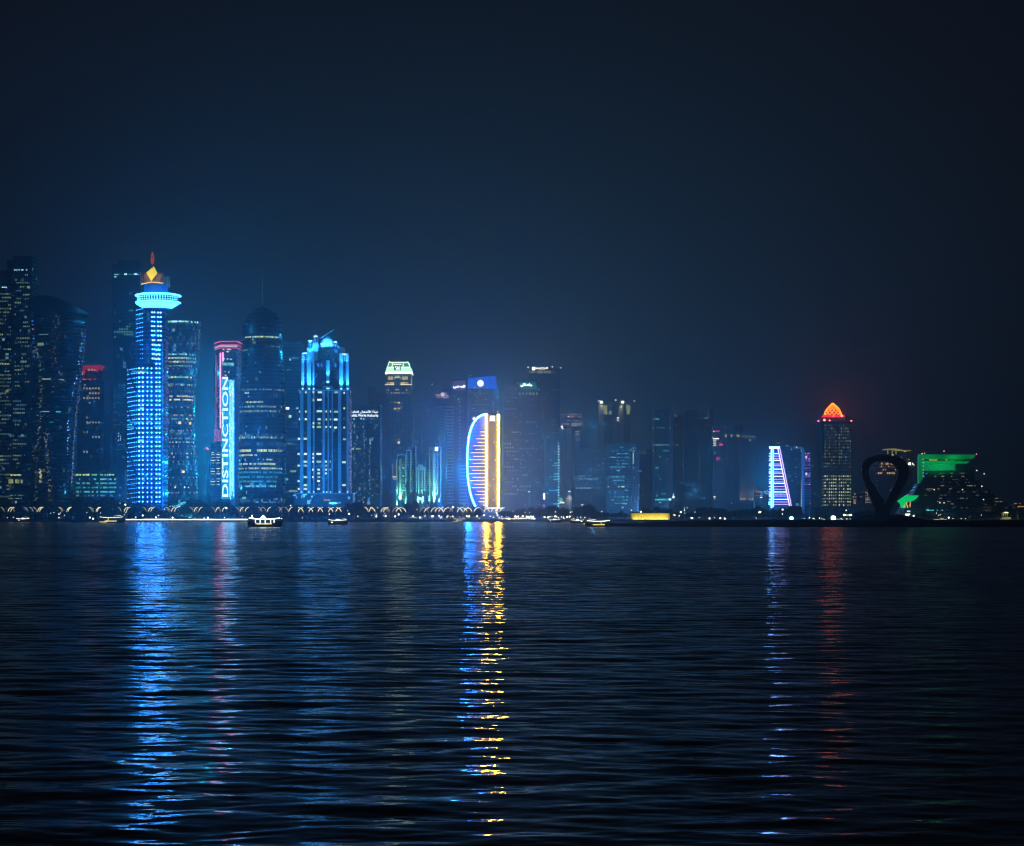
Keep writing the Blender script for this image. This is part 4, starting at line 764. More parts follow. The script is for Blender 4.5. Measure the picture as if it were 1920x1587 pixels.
for x, pw, f, a in ((744.2, .8, 0, 46), (750.4, 3.2, -4.5, 50), (760.6, 1.1, 0, 46), (784.8, .7, -5, 46), (792, .7, -5, 46), (788.5, 1.3, -9, 70), (805.5, 1.6, 0, 46), (812.8, 1.6, -3, 46), (815, 2.2, -5, 46), (823.5, 1.6, -5, 50), (825.6, .7, -1, 46)):
    b.spot(x, 948.6, f, (x, 905, f + 2.6), GR, 120000 * pw * FL, a)
for x, wd, h in ((750.4, 4, 22), (745, 1.2, 18), (760.4, 1.2, 14), (813.4, 2.6, 16), (806, 1.6, 12), (823, 2, 9)): pass
b.bx('rooftop_beacon_box', 815.6, 821, 838.6, 845.6, E((.9, 1, .97), 2.2), -1, 3); b.bx('beacon_cap', 815.2, 821.4, 831, 835, P((.12, .2, .25)), -1, 3)
for x, y, m in ((756.5, 878, GRN), (756, 893, GRN), (757, 920, GRN), (757, 937, GRN), (772, 921, GRN), (771, 899, TEAL), (801, 920, TEAL)): b.pane(x, y, 4, 2.6, E(m, .35), -.6)
fin(b)
b = B('curved_dark_tower', 'dark teal curved glass tower behind the mint green apartment block', 2650, 805)
b.part('shaft', b.poly(MB(), [(775, 974), (775, 754), (781, 750), (792, 752), (806, 757), (818, 764), (829, 770), (835, 776), (837, 974)], 0, 38), FAC((.010, .045, .07), (.02, .06, .085), 2.8, 4.2, .1, .25, .05, CYW, .16))
b.star(775.5, 776, 1.6, (1, .1, .2), .8); b.star(808.5, 718, 2.0, WHT, 2.2, f=30); b.part('mast', MB().tube([(b.X(808.5), 31, b.Z(760)), (b.X(808.5), 31, b.Z(718))], .25), P((.1, .12, .14))); b.part('mast', MB().tube([(b.X(791), 3, b.Z(880)), (b.X(791), -3, b.Z(815))], .3), P((.3, .3, .3))); fin(b)
b = B('quarter_round_tower', 'hazy tower with quarter round top, small coloured logo and pale balcony bands', 3000, 822)
arc = [(791, 974), (791, 752)] + [(792 + 56 * math.sin(t), 752 - 29 * (1 - math.cos(t)) ** .9 * 1.0 if False else 752 - 30 * math.sin(t) ** .9) for t in [math.pi / 2 * i / 12 for i in range(13)]] + [(848, 974)]
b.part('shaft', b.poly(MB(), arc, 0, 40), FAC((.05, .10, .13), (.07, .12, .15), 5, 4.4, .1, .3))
for j in range(31): b.bx('balcony_band', 836, 851, 762 + j * 6.0, 764.6 + j * 6.0, P((.30, .42, .46), .7), -2, 2.4)
for j in range(5): b.bx('balcony_band', 818 + j * 3, 835.6, 762 + j * 6, 764 + j * 6, P((.22, .32, .36), .7), -2, 2.4)
b.pane(830.2, 740, 8.5, 8, E((.7, .9, 1), .9), -1, 'logo_globe', None, True, thick=1.5); b.part('logo_tick', b.poly(MB(), [(831, 739), (832.4, 741), (840, 735.4)], -2.4, .5), E((1, .08, .1), 1)); 
b.bx('logo_bar', 817.6, 826, 740, 743.4, E((1, .16, .05), .9), -1, .6); b.bx('logo_bar', 835, 841, 741, 743, E((.1, .6, 1), .9), -1, .6); b.bx('logo_bar', 818, 828, 745, 746.4, E((.08, .5, 1), .7), -1, .6); b.bx('logo_bar', 830, 841, 744.6, 746.6, E((1, .08, .12), .9), -1, .6)
fin(b)
# 19
b = B('purple_sign_tower', 'hazy tower with small violet lit sign panel and blurred white lettering', 3150, 861)
GT = FAC((.025, .06, .095), (.05, .085, .12), 4, 4.2, .25, .4, .05, CYW, .3)
shaft(b, 'shaft', 848.6, 873, 712, GT, dep=34); b.part('sign_panel', b.poly(MB(), [(848.5, 715), (872.5, 713.4), (872.6, 733), (851, 733)], -1, .8), E((.20, .16, .60), .38))
b.text('\uFEF2\uFEE8\uFEC3\uFEEE\uFEDF\uFE8D', 849.5, 872.5, 722.5, 729, E(WHT, 3), bold=.06, f=-2, name='arabic_lettering'); b.bx('roof_bar', 850, 868, 708.4, 709.4, P((.3, .35, .4)), 0, 3)
for x, y, s_ in ((852, 743.5, 1.5), (859.5, 748.6, 2.4), (864, 748.4, 1.4), (861, 754, 1.8)): b.pane(x, y, s_, s_ * 1.2, E(CYW, 1.1))
for j in range(26): b.pane(862.5, 762 + j * 6.6, 3.5, 3, E(CYW, .12 + .12 * (j % 4 == 0)), -.3)
fin(b)
b = B('banded_tower', 'hazy blue tower with pale horizontal bands left of the neon sail building', 2700, 862)
shaft(b, 'shaft', 856, 876, 866, GT, dep=30)
for j in range(12): b.bx('balcony_band', 861, 876, 872 + j * 6.4, 875 + j * 6.4, P((.20, .36, .46), .7), -1.5, 1.8)
fin(b)
# 20 blue sign tower
b = B('blue_sign_tower', 'tower topped by a bright blue sloping sign board with a plain white disc', 3050, 903)
shaft(b, 'shaft', 879, 935, 729, FAC((.04, .06, .10), (.07, .085, .12), 6, 5, .1, .3, .03, CYW, .2), dep=36, parapet=False)
b.part('sign_board', b.poly(MB(), [(877, 728.4), (878.5, 710), (890, 708.6), (905, 706.6), (929, 705.8), (932, 729.4), (915, 728.6)], -2, 2), E((.0, .13, 1), .85, True)); b.pane(901, 719.4, 12.2, 12.2, E((1, .97, .98), 2.2, True), -2.8, 'sign_disc', None, True, thick=1)
b.bx('pale_edge', 880.5, 882, 752, 790, P((.3, .38, .48)), -1, 1); b.bx('pale_edge', 924, 925.4, 752, 776, P((.4, .45, .5)), -1, 1)
for y in (737, 758.6, 770.4): b.bx('lit_string_course', 883.5, 918, y, y + .8, E(CYW, .3), -.6, .5)
for x, y, s_ in ((882, 705, 1.8), (878.8, 707.3, 1.4), (889.5, 727.4, 2.2), (913.5, 727.6, 1.4)): b.star(x, y, s_, CYW, 1.8, f=-3)
for x, y, wd in ((888, 766, 7), (896, 745, 3), (903, 750.6, 1.6), (911, 749.6, 5), (891, 741.5, 4), (922.5, 751, 1.4), (893.5, 752, 3)): b.pane(x, y, wd, 1.6, E(WARM, .35) if x == 911 else E(CYW, .4))
b.bx('lit_terrace', 885, 900, 781.4, 782.6, E((.9, .9, .5), .4), -2, 1); b.bx('pylon', 873, 876, 721, None, P((.02, .08, .14)), 6, 12)
b.pane(888.6, 785.4, 5, 5, E((1, .9, .6), 4), -2, 'terrace_light', None, True, thick=1.5); fin(b)

# 21 the neon sail building
b = B('neon_sail_building', 'sail shaped tower outlined by a white blue neon arc with golden neon floors and mast', 2320, 905)
k = b.k; core = P((.012, .013, .028), .7)
b.bx('core', 913.6, 934, 777, None, core, 2, 22); b.bx('core_top', 912, 938, 775.6, 777.4, core, 1, 24)
NB = E((.022, .20, 1), NEON_B, True); NY = E((1, .50, .018), NEON_Y, True); NO = E((1, .56, .24), 2.2)
arcp = [(911, 777), (905, 778.2), (899, 781), (893.5, 785.6), (888.6, 792), (884.6, 800), (881.6, 809), (879.4, 819), (877.8, 830), (876.8, 842), (876.2, 855), (876, 868), (876.2, 881), (877, 894), (878.6, 908), (881, 921), (884.4, 934), (888, 943), (891.6, 950)]
b.part('sail_wall', b.poly(MB(), [(913, 950)] + [(x + 1.5, y + 1) for x, y in arcp[::-1]] + [(913, 777.5)], 3, 16), FAC((.03, .05, .11), (.06, .07, .13), 60, 4.0, .01, .3))
b.part('neon_arc', MB().tube([(b.X(x), 0, b.Z(y)) for x, y in arcp], .95, 8), NB)
b.bx('neon_mast', 911, 913.4, 776.6, 950, NY, -.4, 2); b.bx('neon_mast', 932.6, 936.4, 779, 951, NY, -1, 3); b.bx('mast_lamp', 932, 937, 777, 790, E((1, .8, .4), 10, True), -1.6, 3)
yy = 809.5; i = 0
while yy < 950:
    t = (yy - 809) / 141; 
    xl = 901 - 21.5 * math.sin(min(1, t * 2.1) * math.pi / 2) ** .8 + (0 if t < .55 else 24 * ((t - .55) / .45) ** 1.7) + (6 if i % 2 else 0)
    b.bx('neon_floor', min(xl, 906), 911, yy, yy + 1.1, NO, -.6, 1.4); yy += 6.55; i += 1
b.bx('lit_panel', 919, 928, 780, 789.6, E((1, .97, .88), 3, True), 1, .8); b.bx('lit_panel', 918, 918.8, 779.6, 790.6, E((1, .7, .2), .6), 1, .8)
b.part('aerial', MB().tube([(b.X(924.6), 10, b.Z(777)), (b.X(924.6), 10, b.Z(753.6))], [.5, .25]), P((.6, .6, .6))); b.part('aerial', MB().tube([(b.X(933.2), 6, b.Z(777)), (b.X(933.2), 6, b.Z(772))], .4), P((.5, .5, .3))); b.star(933.2, 772, 2, (1, .95, .6), 2, f=5)
for x, y in ((927, 829), (928, 863), (925, 899), (925, 938), (918, 910)): b.pane(x, y, 2.4, 1.5, E(WHT, .3), 1.6)
b.bx('entrance_canopy', 913, 944, 952, 954, E((.85, .95, 1), 1.6, True), -5, 6); b.bx('podium', 906, 948, 954.2, None, P((.2, .2, .22)), -3, 26); fin(b)

# 22 green lettered tower, 23 tall tower behind
b = B('green_sign_tower', 'hazy lilac toned tower with teal roof sign and rows of pale windows', 2950, 977)
shaft(b, 'shaft', 944, 972, 723, FAC((.03, .045, .085), (.08, .085, .14), 5, 4.6, .3, .35, .02, CYW, .2), dep=30, f=4); shaft(b, 'front', 962, 1014, 713, FAC((.02, .04, .075), (.05, .065, .11), 4.2, 4.6, .35, .45, .03, WHT, .25), dep=34)
b.part('sign_panel', b.poly(MB(), [(973, 717), (1004, 716), (1007.4, 728.6), (1006, 730), (973, 729)], -1, 1), E((.0, .30, .25), .5)); b.text('\uFEF2\uFE8B\uFEE8\uFEAA\uFEE0\uFE92', 975.4, 998, 719, 726.4, E((.9, 1, .95), 3), bold=.05, f=-1.8, name='arabic_lettering')
for i, c in enumerate((CYW, CYW, CYW, YG, YG, YG)): b.pane(974 + i * 6.6, 738.5, 3.2, 3.6, E(c, .4), -.5)
b.grid(945, 973, 742, 930, 6, 26, DIM + [E(WHT, .3), E(WHT, .5)], .36, .55, .35, 221, .5); b.grid(974, 1013, 760, 930, 9, 24, DIM + [E(CYW, .3), E(CYW, .45)], .32, .5, .4, 222, .6)
b.star(1010.5, 714, 2.4, CYW, .5); b.star(1010.5, 730.6, 2.4, CYW, .6); b.star(967.6, 730, 2.2, CYW, .7); b.star(960.6, 776, 1.8, (1, .2, .2), .8); b.star(967, 747, 2, CYW, .8); fin(b)
b = B('disc_sign_tower', 'tall hazy tower with white disc and white rooftop script behind the teal sign tower', 3350, 1020)
shaft(b, 'shaft', 991, 1050, 690, FAC((.02, .05, .09), (.03, .065, .11), 4.4, 4.8, .3, .4, .04, CYW, .22), dep=44, parapet=False); b.bx('roof_screen', 990, 1043, 687.6, 690, P((.05, .1, .15)), 0, 40)
for x, wd in ((993, 2.6), (997.6, 4), (1001, 2), (1005, 1.4), (1010, 4), (1014, 4), (1017.5, 1), (1022, 4), (1026.4, 4), (1031, 4), (1037.5, 1)): b.pane(x, 697.8, wd, 5, E((.75, .85, .55), .28), -.5)
b.pane(1000.4, 691.6, 6.6, 6.8, E(WHT, 3), -1.6, 'sign_disc', None, True, thick=1); b.text('\uFE94\uFEF4\uFEE8\uFEC3\uFEEE\uFEDF\uFE8D \uFE94\uFEE8\uFEA0\uFEE0\uFEDF\uFE8D', 1003.6, 1027.4, 688.6, 692.6, E(WHT, 2.6), bold=.05, f=-1.6, name='arabic_lettering'); b.bx('sign_underline', 1010, 1022, 693.2, 694.2, E(WHT, 1), -1.4, .5)
for x, y in ((990.2, 689.2), (1035.6, 688), (1051.6, 690.2)): b.star(x, y, 2.4, WHT, 2.4)
b.grid(1015, 1049, 720, 940, 7, 30, DIM + [E(CYW, .3)], .3, .45, .4, 231, .6); fin(b)
b = B('white_dotted_tower', 'dark blue tower edged by one vertical column of bright cyan dots', 2800, 1038)
shaft(b, 'shaft', 1022, 1048, 824, FAC((.012, .05, .08), (.02, .06, .09), 4, 4.4, .2, .35, .06, TEAL, .4), dep=26)
for j in range(24): b.pane(1047.4 - (j % 2) * .3, 832 + j * 5.1, 3.0, 2.1, E(CYW, 1.1 if j % 5 else .5), -.5, 'edge_light')
for x, y, wd in ((1042, 869, 6), (1041.5, 873.5, 8), (1033, 863, 3), (1042, 889, 8), (1042, 894, 9), (1041, 899.5, 8), (1033, 894, 3), (1033, 919.6, 8), (1043, 919.6, 10), (1041, 945, 8), (1036, 873, 3), (1041, 955, 7)): b.pane(x, y, wd, 2.2, E(TEAL, .6))
b.bx('white_sign', 1018.6, 1022, 925, 937, E((.85, .97, 1), 2), -1, .8); b.pane(1019.5, 948.5, 3, 4.5, E((.6, .2, .9), .8), -1, 'window'); b.pane(1012, 946.5, 1.6, 2.4, E((1, .3, .5), .7)); fin(b)

# 24 brown crowned tower
b = B('brown_crowned_tower', 'hazy tower with faint reddish lit crown floors and two pale vertical piers', 3000, 1070)
CRM = FAC((.03, .05, .08), (.05, .07, .10), 4, 4.4, .2, .4, .03, WARM, .25)
k = b.k; b.part('shaft', MB().lathe(b.X(1073), 22 * k, [(21 * k, 0), (21 * k, b.Z(778))], 28), CRM); shaft(b, 'side_wing', 1090, 1101, 802, CRM, f=8, dep=24)
s24 = surf_lathe(b.X(1073), 22 * k, [(21 * k, 0), (21 * k, 400)])
for y, p, ms in ((777.5, .7, [E((.8, .5, .45), .25)]), (781.5, .85, [E((1, .45, .3), .35), E((1, .5, .35), .2)]), (789, .6, [E((.9, .7, .6), .2)]), (795, .75, [E((1, .75, .55), .4), E(WHT, .25)]), (798, .4, [E(WHT, .4)])): b.row(1053, 1091, y, 2.6, ms, p, (1.2, 4), .7, 24, -.4, s24)
PW = P((.36, .36, .40), .7)
b.bx('pier', 1048, 1060, 805, 960, PW, -2, 4); b.bx('pier', 1060.6, 1072, 806, 960, P((.30, .31, .36), .7), -1, 3)
b.pane(1053.4, 800.4, 3.6, 3.8, E(WHT, 2.2), -3, 'logo_light', None, True, thick=1); b.pane(1055, 804, 3, 2, E(WHT, 1.6), -3, 'logo_light'); b.star(1065.6, 781.4, 2, WHT, 1.6, f=-1)
for y, x0, x1 in ((809.6, 1079, 1090), (814.6, 1079, 1087), (819, 1080, 1082), (825, 1080, 1089)): b.row(x0, x1, y, 2.2, [E(WHT, .35), E(WHT, .2)], .8, f=-.2, surf=s24)
b.spot(1067.6, 921.5, -8, (1067.6, 950, -1), (1, .85, .5), 30000 * FL, 60)
for q in (-8, 6): b.text('S', 1051 + q * .2, 1053.4 + q * .2, 935, 941, E((.3, 1, .75), 1.3), f=-3)
b.bx('sign_bar', 1049, 1058, 941.4, 944, E((.75, 1, .9), 1.6), -3, .6); fin(b)
b = B('terraced_hazy_block', 'wide low hazy block with thin balcony lines in front of the twin lamp tower', 2950, 1105, 'apartment block')
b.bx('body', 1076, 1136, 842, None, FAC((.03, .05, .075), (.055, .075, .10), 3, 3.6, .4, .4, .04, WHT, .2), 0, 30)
for j in range(9): b.bx('balcony_line', 1096 if j < 3 else 1078, 1135, 843 + j * 4.6, 844 + j * 4.6, P((.12, .14, .18), .7), -1.2, 1.4)
for y, x0, x1, ms in ((893, 1085, 1108, [E(CYW, .22)]), (898.5, 1086, 1110, [E(CYW, .25)]), (898.5, 1116, 1122, [E(CYW, .2)]), (915.4, 1080, 1110, [E(CYW, .35), E(CYW, .5)]), (915.4, 1115, 1128, [E(CYW, .15)]), (905, 1117, 1128, [E(CYW, .12)])): b.row(x0, x1, y, 2.6, ms, .9, (1.2, 3), .6)
for x, y, s_ in ((1118.6, 859.4, 1.4), (1133, 860, 1.4), (1130.6, 869, 2), (1130.4, 874, 1.6), (1122.6, 873, 1.6), (1108, 880.4, 2.4), (1108.6, 885, 1), (1122, 881.6, 1.2), (1119, 881.6, 1.2), (1107.6, 934, 1.4), (1107.6, 940, 1.4), (1130, 879, 1.5)): b.pane(x, y, s_, s_, E(CYW, .7))
fin(b)
# 25 twin lamp tower
b = B('twin_lamp_tower', 'hazy tower with two bright roof lamps and yellow green lit open top floors', 3200, 1156)
SL = P((.22, .24, .28), .7)
b.bx('shaft', 1123, 1188, 778, None, FAC((.03, .045, .07), (.08, .09, .115), 5, 4.6, .4, .3, .01, WHT, .2), 3, 40)
for x0, x1, yt in ((1122.4, 1132.6, 754), (1148, 1158, 753), (1160, 1169, 753), (1182, 1189, 754)): b.bx('pier', x0, x1, yt, None, SL, 0, 8)
b.bx('roof_slab', 1122, 1190, 751.6, 753.6, SL, 0, 40); b.bx('dark_recess', 1134, 1147, 778, 816, P((.02, .03, .05)), 2, 1.2); b.bx('dark_recess', 1167, 1179, 778, 822, P((.02, .03, .05)), 2, 1.2)
YL = E((.62, .68, .16), .42)
b.part('lit_wall', b.poly(MB(), [(1132, 760), (1138.6, 761), (1138.4, 777), (1133.6, 777)], 1.5, 1), YL); b.part('lit_wall', b.poly(MB(), [(1174, 760), (1182.6, 760.6), (1180.6, 777.4), (1175.6, 777.4)], 1.5, 1), YL)
b.bx('lit_wall', 1142, 1146.6, 770.4, 777, YL, 1.5, 1); b.bx('lit_wall', 1159.6, 1161.4, 761, 776, E((.55, .7, .3), .3), 1.5, 1); b.bx('lit_soffit', 1136, 1147, 759.8, 760.6, YL, 1, 1)
for x in (1127.4, 1167.4): b.pane(x, 754.6, 6, 5.4, E((1, .97, .7), 2.4, True), -3, 'roof_lamp', None, True, thick=2); b.spot(x, 752, -8, (x, 770, 0), (1, .95, .5), 26000 * FL, 60)
for x, y in ((1122.8, 752), (1154.4, 750.6), (1189.2, 752.4)): b.star(x, y, 2.4, WHT, 2, f=-3)
b.pane(1158.6, 784, 4, 2.4, E(WHT, 1.3), -1.2); b.pane(1158.6, 788.6, 3.4, 2.6, E((.9, .9, .5), 1), -1.2); b.pane(1143.4, 795.6, 1.6, 1.6, E(WHT, .5), .8); fin(b)
# 26 cyan windowed block in front
b = B('cyan_windowed_block', 'hazy block with rows of cyan office windows below the twin lamp tower', 2820, 1165, 'office building')
shaft(b, 'body', 1137, 1186, 832, FAC((.015, .045, .07), (.04, .07, .10), 4, 4.6, .2, .4, .08, TEAL, .3), dep=30); shaft(b, 'wing', 1186.6, 1199, 832, FAC((.02, .04, .065), (.05, .07, .095), 4, 4.6, .4, .4), dep=26, f=2)
for y, p, x0, x1 in ((839, .5, 1160, 1170), (845.6, .85, 1145, 1160), (851, .7, 1150, 1180), (857.6, .85, 1145, 1180), (864, .5, 1146, 1172), (870, .8, 1152, 1178), (876, .85, 1145, 1172), (882.6, .5, 1156, 1162), (894.6, .7, 1145, 1172), (901, .6, 1146, 1170), (913, .3, 1158, 1180), (919.4, .8, 1171, 1180), (932, .7, 1145, 1180), (938, .6, 1146, 1180), (944.4, .7, 1146, 1180), (949, .4, 1145, 1165)): b.row(x0, x1, y, 2.0, CYM, p, (1, 3), .8, 26)
b.pane(1168, 913, 6, 2.4, E(YG, 1)); b.pane(1160, 913, 3, 2, E(YG, .6)); b.pane(1140.6, 913, 2.4, 2, E(YG, .7))
for j in range(10): b.pane(1187 + (j % 3) * .4, 850 + j * 2.1, 1.5, 1.6, E(CYW, 1.0), -.5)
for x, y in ((1187, 840.4), (1191.4, 840.4), (1187, 845), (1190, 846), (1188, 878), (1189, 895.6), (1198, 883.4), (1198, 911), (1205, 929), (1198, 934)): b.pane(x, y, 1.6, 1.6, E(WHT, .5), -.4)
b.pane(1167.6, 952, 4, 2.6, E(TEAL, .9)); fin(b)
# 27-29 faint residential towers
b = B('low_faint_block', 'very faint low block left of the cyan striped glass tower', 3500, 1212, 'apartment block')
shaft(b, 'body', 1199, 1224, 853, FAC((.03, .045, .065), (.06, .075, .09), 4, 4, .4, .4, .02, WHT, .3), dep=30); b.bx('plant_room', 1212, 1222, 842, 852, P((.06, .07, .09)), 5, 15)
b.pane(1201.6, 883.4, 1.6, 2, E(WHT, .9)); b.pane(1215.4, 899, 1.2, 1.4, E(WHT, .4)); b.pane(1205, 920, 1.2, 1.4, E(WHT, .5)); b.pane(1205, 929, 1.2, 1.4, E(WHT, .7)); fin(b)
b = B('cyan_striped_tower', 'slim teal glass tower between pale piers with a few cyan lit floors', 3050, 1242)
b.bx('glass_face', 1228.6, 1254, 767, None, FAC((.008, .05, .08), (.012, .06, .09), 3, 4.6, .1, .3, .02, TEAL, .3), 2, 30)
for x0, x1 in ((1222.4, 1225.6), (1226.4, 1228.4), (1254.2, 1257.4), (1258.2, 1262)): b.bx('pier', x0, x1, 765, None, P((.08, .12, .16), .7), 0, 34)
b.bx('roof_slab', 1222, 1262.4, 764, 765.4, P((.08, .12, .15)), 0, 34)
for y, x0, x1, p, ms in ((786, 1229, 1236, .95, [E(TEAL, .9)]), (802.4, 1229, 1254, .85, [E(CYW, .22), E(TEAL, .2)]), (834.6, 1229, 1254, .85, [E(CYW, .3), E(TEAL, .3)]), (845.6, 1244, 1254, .9, [E(TEAL, .6)]), (845.6, 1229, 1233, .7, CYM), (857, 1235, 1240, .8, CYM), (877.4, 1229, 1235, .8, CYM), (893.6, 1232, 1242, .7, CYM), (899, 1237, 1240, .9, CYM), (926.4, 1240, 1248, .8, CYM)): b.row(x0, x1, y, 2.3, ms, p, (1.2, 3), .5, 28, 1.6)
b.row(1229, 1250, 937, 3.4, [E(TEAL, 1.4), E(TEAL, 1)], .95, f=1.2); b.pane(1256, 936.8, 5, 3.4, E(CYW, 2.2), -1); b.pane(1262.6, 932.6, 3.6, 4, E((.8, 1, .97), 2.4), -1); b.pane(1262.4, 928, 1, 5, E((.8, 1, .97), 1.5), -1); b.row(1265, 1274, 937.6, 2.4, DIM, .8, f=1)
for x, y in ((1225, 787), (1225, 802.6), (1225, 834.6), (1225, 845.6), (1257, 802.6)): b.pane(x, y, 1.6, 2.6, E(CYW, .5), -.4)
b.pane(1237.6, 942.4, 4, 1.4, E(CYW, .8), 1); fin(b)
b = B('faint_balcony_tower', 'very faint balconied tower right of the cyan striped glass tower', 3700, 1272, 'apartment tower')
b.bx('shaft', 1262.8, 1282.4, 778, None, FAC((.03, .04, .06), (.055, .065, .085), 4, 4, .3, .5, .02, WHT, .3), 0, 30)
for j in range(32): b.bx('balcony', 1265, 1281, 815 + j * 4.2, 816 + j * 4.2, P((.09, .10, .12)), -1.4, 1.5)
for x, y in ((1258, 780), (1267.6, 780.6), (1269, 797), (1270, 834.6), (1277, 905.6), (1257.4, 893.6), (1279, 871)): b.pane(x, y, 1.8, 1.8, E(WHT, .8), -.6)
fin(b)
b = B('faint_slab_tower', 'very faint broad slab tower with pale vertical strips in the mid right haze', 3650, 1297, 'apartment tower')
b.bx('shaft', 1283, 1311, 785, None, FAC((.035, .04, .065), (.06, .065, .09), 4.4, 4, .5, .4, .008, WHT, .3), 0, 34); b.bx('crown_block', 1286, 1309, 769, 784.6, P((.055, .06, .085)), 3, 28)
for x in (1287, 1297.6, 1306): b.bx('strip', x, x + 1.6, 786, None, P((.085, .095, .12)), -1, 1.2)
for x, y in ((1311.8, 803.8), (1300.6, 809), (1312.6, 838.6), (1312.6, 861.6), (1312.6, 866.6), (1320, 809.6)): b.pane(x, y, 1.8, 1.6, E(WHT, .25), -.6)
fin(b)
b = B('red_mast_tower', 'very faint purple grey tower carrying a thin red lit mast', 3750, 1324, 'apartment tower')
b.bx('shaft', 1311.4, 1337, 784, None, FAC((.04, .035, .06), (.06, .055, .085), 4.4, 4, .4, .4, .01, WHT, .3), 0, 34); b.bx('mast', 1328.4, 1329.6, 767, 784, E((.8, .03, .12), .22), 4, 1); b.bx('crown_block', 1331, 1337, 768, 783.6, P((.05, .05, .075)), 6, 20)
for x, y in ((1322, 784.4), (1325.4, 784.4)): b.star(x, y, 2, CYW, 1.0)
b.star(1329.2, 797, 2, (1, .2, .3), .8); b.star(1314.8, 934.8, 2, CYW, 1.3); b.star(1320, 934.6, 1.6, CYW, .5); fin(b)
# 30 magenta barred tower group
b = B('magenta_lit_tower', 'hazy cream tower with bright magenta window patches and white lit balconies', 3050, 1352, 'hotel')
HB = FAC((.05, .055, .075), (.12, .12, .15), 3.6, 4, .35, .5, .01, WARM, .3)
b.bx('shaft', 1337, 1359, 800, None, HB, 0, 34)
for j in range(34): b.bx('balcony', 1352, 1359, 812 + j * 4.1, 813 + j * 4.1, P((.14, .14, .17)), -1.3, 1.4)
MG = (1, .0, .38)
b.bx('magenta_panel', 1338.6, 1349, 808, 810, E(MG, 1), -1.4, .6); b.bx('magenta_panel', 1348, 1355.6, 830.4, 833.4, E((.9, .0, .3), .4), -1.4, .6); b.bx('magenta_panel', 1348, 1355.6, 834, 835.2, E((1, .1, .5), 1.6), -1.4, .6)
b.bx('magenta_panel', 1343.6, 1346.4, 857, 863.4, E(MG, .9), -1.4, .6); b.bx('magenta_panel', 1347.6, 1348.4, 855, 864, E(MG, .5), -1.4, .6); b.bx('magenta_panel', 1349, 1349.8, 857, 864, E(MG, .6), -1.4, .6); b.pane(1338, 809.2, 2, 2, E((1, .85, .95), 1.6), -2)
b.bx('lit_balcony', 1337, 1348, 822, 823.8, E(WHT, 2), -1.6, .8)
for y in (825, 828.4, 831.8, 835): b.bx('lit_balcony', 1337, 1343, y, y + 1.6, E((1, .88, .6), 1.0), -1.6, .8)
b.pane(1335.6, 821, 1.8, 3, E(CYW, .7), -1); fin(b)
b = B('gold_footed_block', 'wide hazy cream block with fluted piers and golden uplights at its base', 3100, 1388, 'hotel')
b.bx('body', 1357, 1390, 812, None, P((.13, .14, .18), .75), 0, 36); b.bx('right_wing', 1390, 1417, 817, None, P((.10, .11, .15), .75), 1, 34)
for i in range(8): b.bx('pier', 1358 + i * 4.1, 1360 + i * 4.1, 818, None, P((.18, .18, .22), .75), -1.4, 1.5)
for i in range(14): b.bx('fin', 1390 + i * 2.0, 1390.8 + i * 2.0, 818 if i < 13 else 820, None, P((.17, .17, .21), .75), -1.2, 2.3)
b.bx('roof_block', 1380, 1394, 795, 811.6, P((.04, .05, .075)), 4, 20)
for x, wd in ((1360, 5), (1371.6, 3), (1383.6, 5)): b.pane(x, 817.6, wd, 5, E((.75, .85, .3), .42), -1.8)
for i in range(12): b.pane(1391 + i * 2.2, 819, .8, 5, E(WHT, .12), -1.8)
b.pane(1406, 826, 2, 3, E((.8, 1, .6), .6), -1.8); b.pane(1371.6, 845.6, 1.4, 1.4, E(CYW, .8), -1.8); b.pane(1389, 864, 1.6, 1.6, E(CYW, .4), -1.8); b.bx('lit_ledge', 1391, 1396, 908.4, 909, E(CYW, .3), -1.8, .4)
for x in (1388.4, 1391, 1393.4, 1396, 1398.4, 1405.4, 1408, 1410.6, 1413, 1415.6):
    b.spot(x, 938.6, -5, (x, 920, -1), (1, .66, .2), 9000 * FL, 40); b.pane(x, 936, .9, 4.5, E((1, .72, .25), .8), -1.9, 'uplight', None)
b.bx('podium', 1336, 1424, 945, None, P((.08, .09, .12)), -6, 30); fin(b)
b = B('orange_sign_block', 'low dim block with small orange sign and lit terraces behind the neon ladder tower', 2800, 1430, 'office building')
b.bx('body', 1416, 1446, 921, None, P((.05, .06, .09)), 0, 20)
b.text('Oud', 1416.6, 1427, 919.4, 924.4, E((1, .3, .12), .8)); b.bx('lit_terrace', 1417, 1432, 929, 930, E((1, .55, .3), .35), -1, .5); b.bx('lit_terrace', 1433, 1443, 921.6, 923, E((1, .8, .5), .5), -1, .5); b.bx('lit_terrace', 1434, 1443, 925.4, 926.8, E((1, .8, .5), .5), -1, .5); fin(b)

# 31 neon ladder tower
b = B('neon_ladder_tower', 'tapering tower outlined like a ladder in white and violet neon bars', 2430, 1462)
b.part('shaft', b.poly(MB(), [(1447, 974), (1447, 840), (1461, 840), (1483, 948), (1486, 974)], 1.4, 26), P((.03, .035, .09), .5))
NW = E((.16, .34, 1), 12, True); NV = E((.50, .34, 1), 2.4)
b.bx('neon_top', 1442.4, 1462, 837.8, 841.4, NW, -1, 2); b.bx('neon_post', 1445.6, 1447.4, 841.6, 953, NW, -.6, 1.6); b.bx('neon_post', 1449, 1450.8, 841.6, 951, E((.12, .5, 1), 7, True), -.6, 1.6)
for q in (0, 3.6): b.part('neon_rail', b.poly(MB(), [(1458 + q, 842), (1459.6 + q, 842), (1481.2 + q * .95, 949), (1479.6 + q * .95, 949)], -.5, 1.4), NV if q else E((.7, .55, 1), 2.6, True))
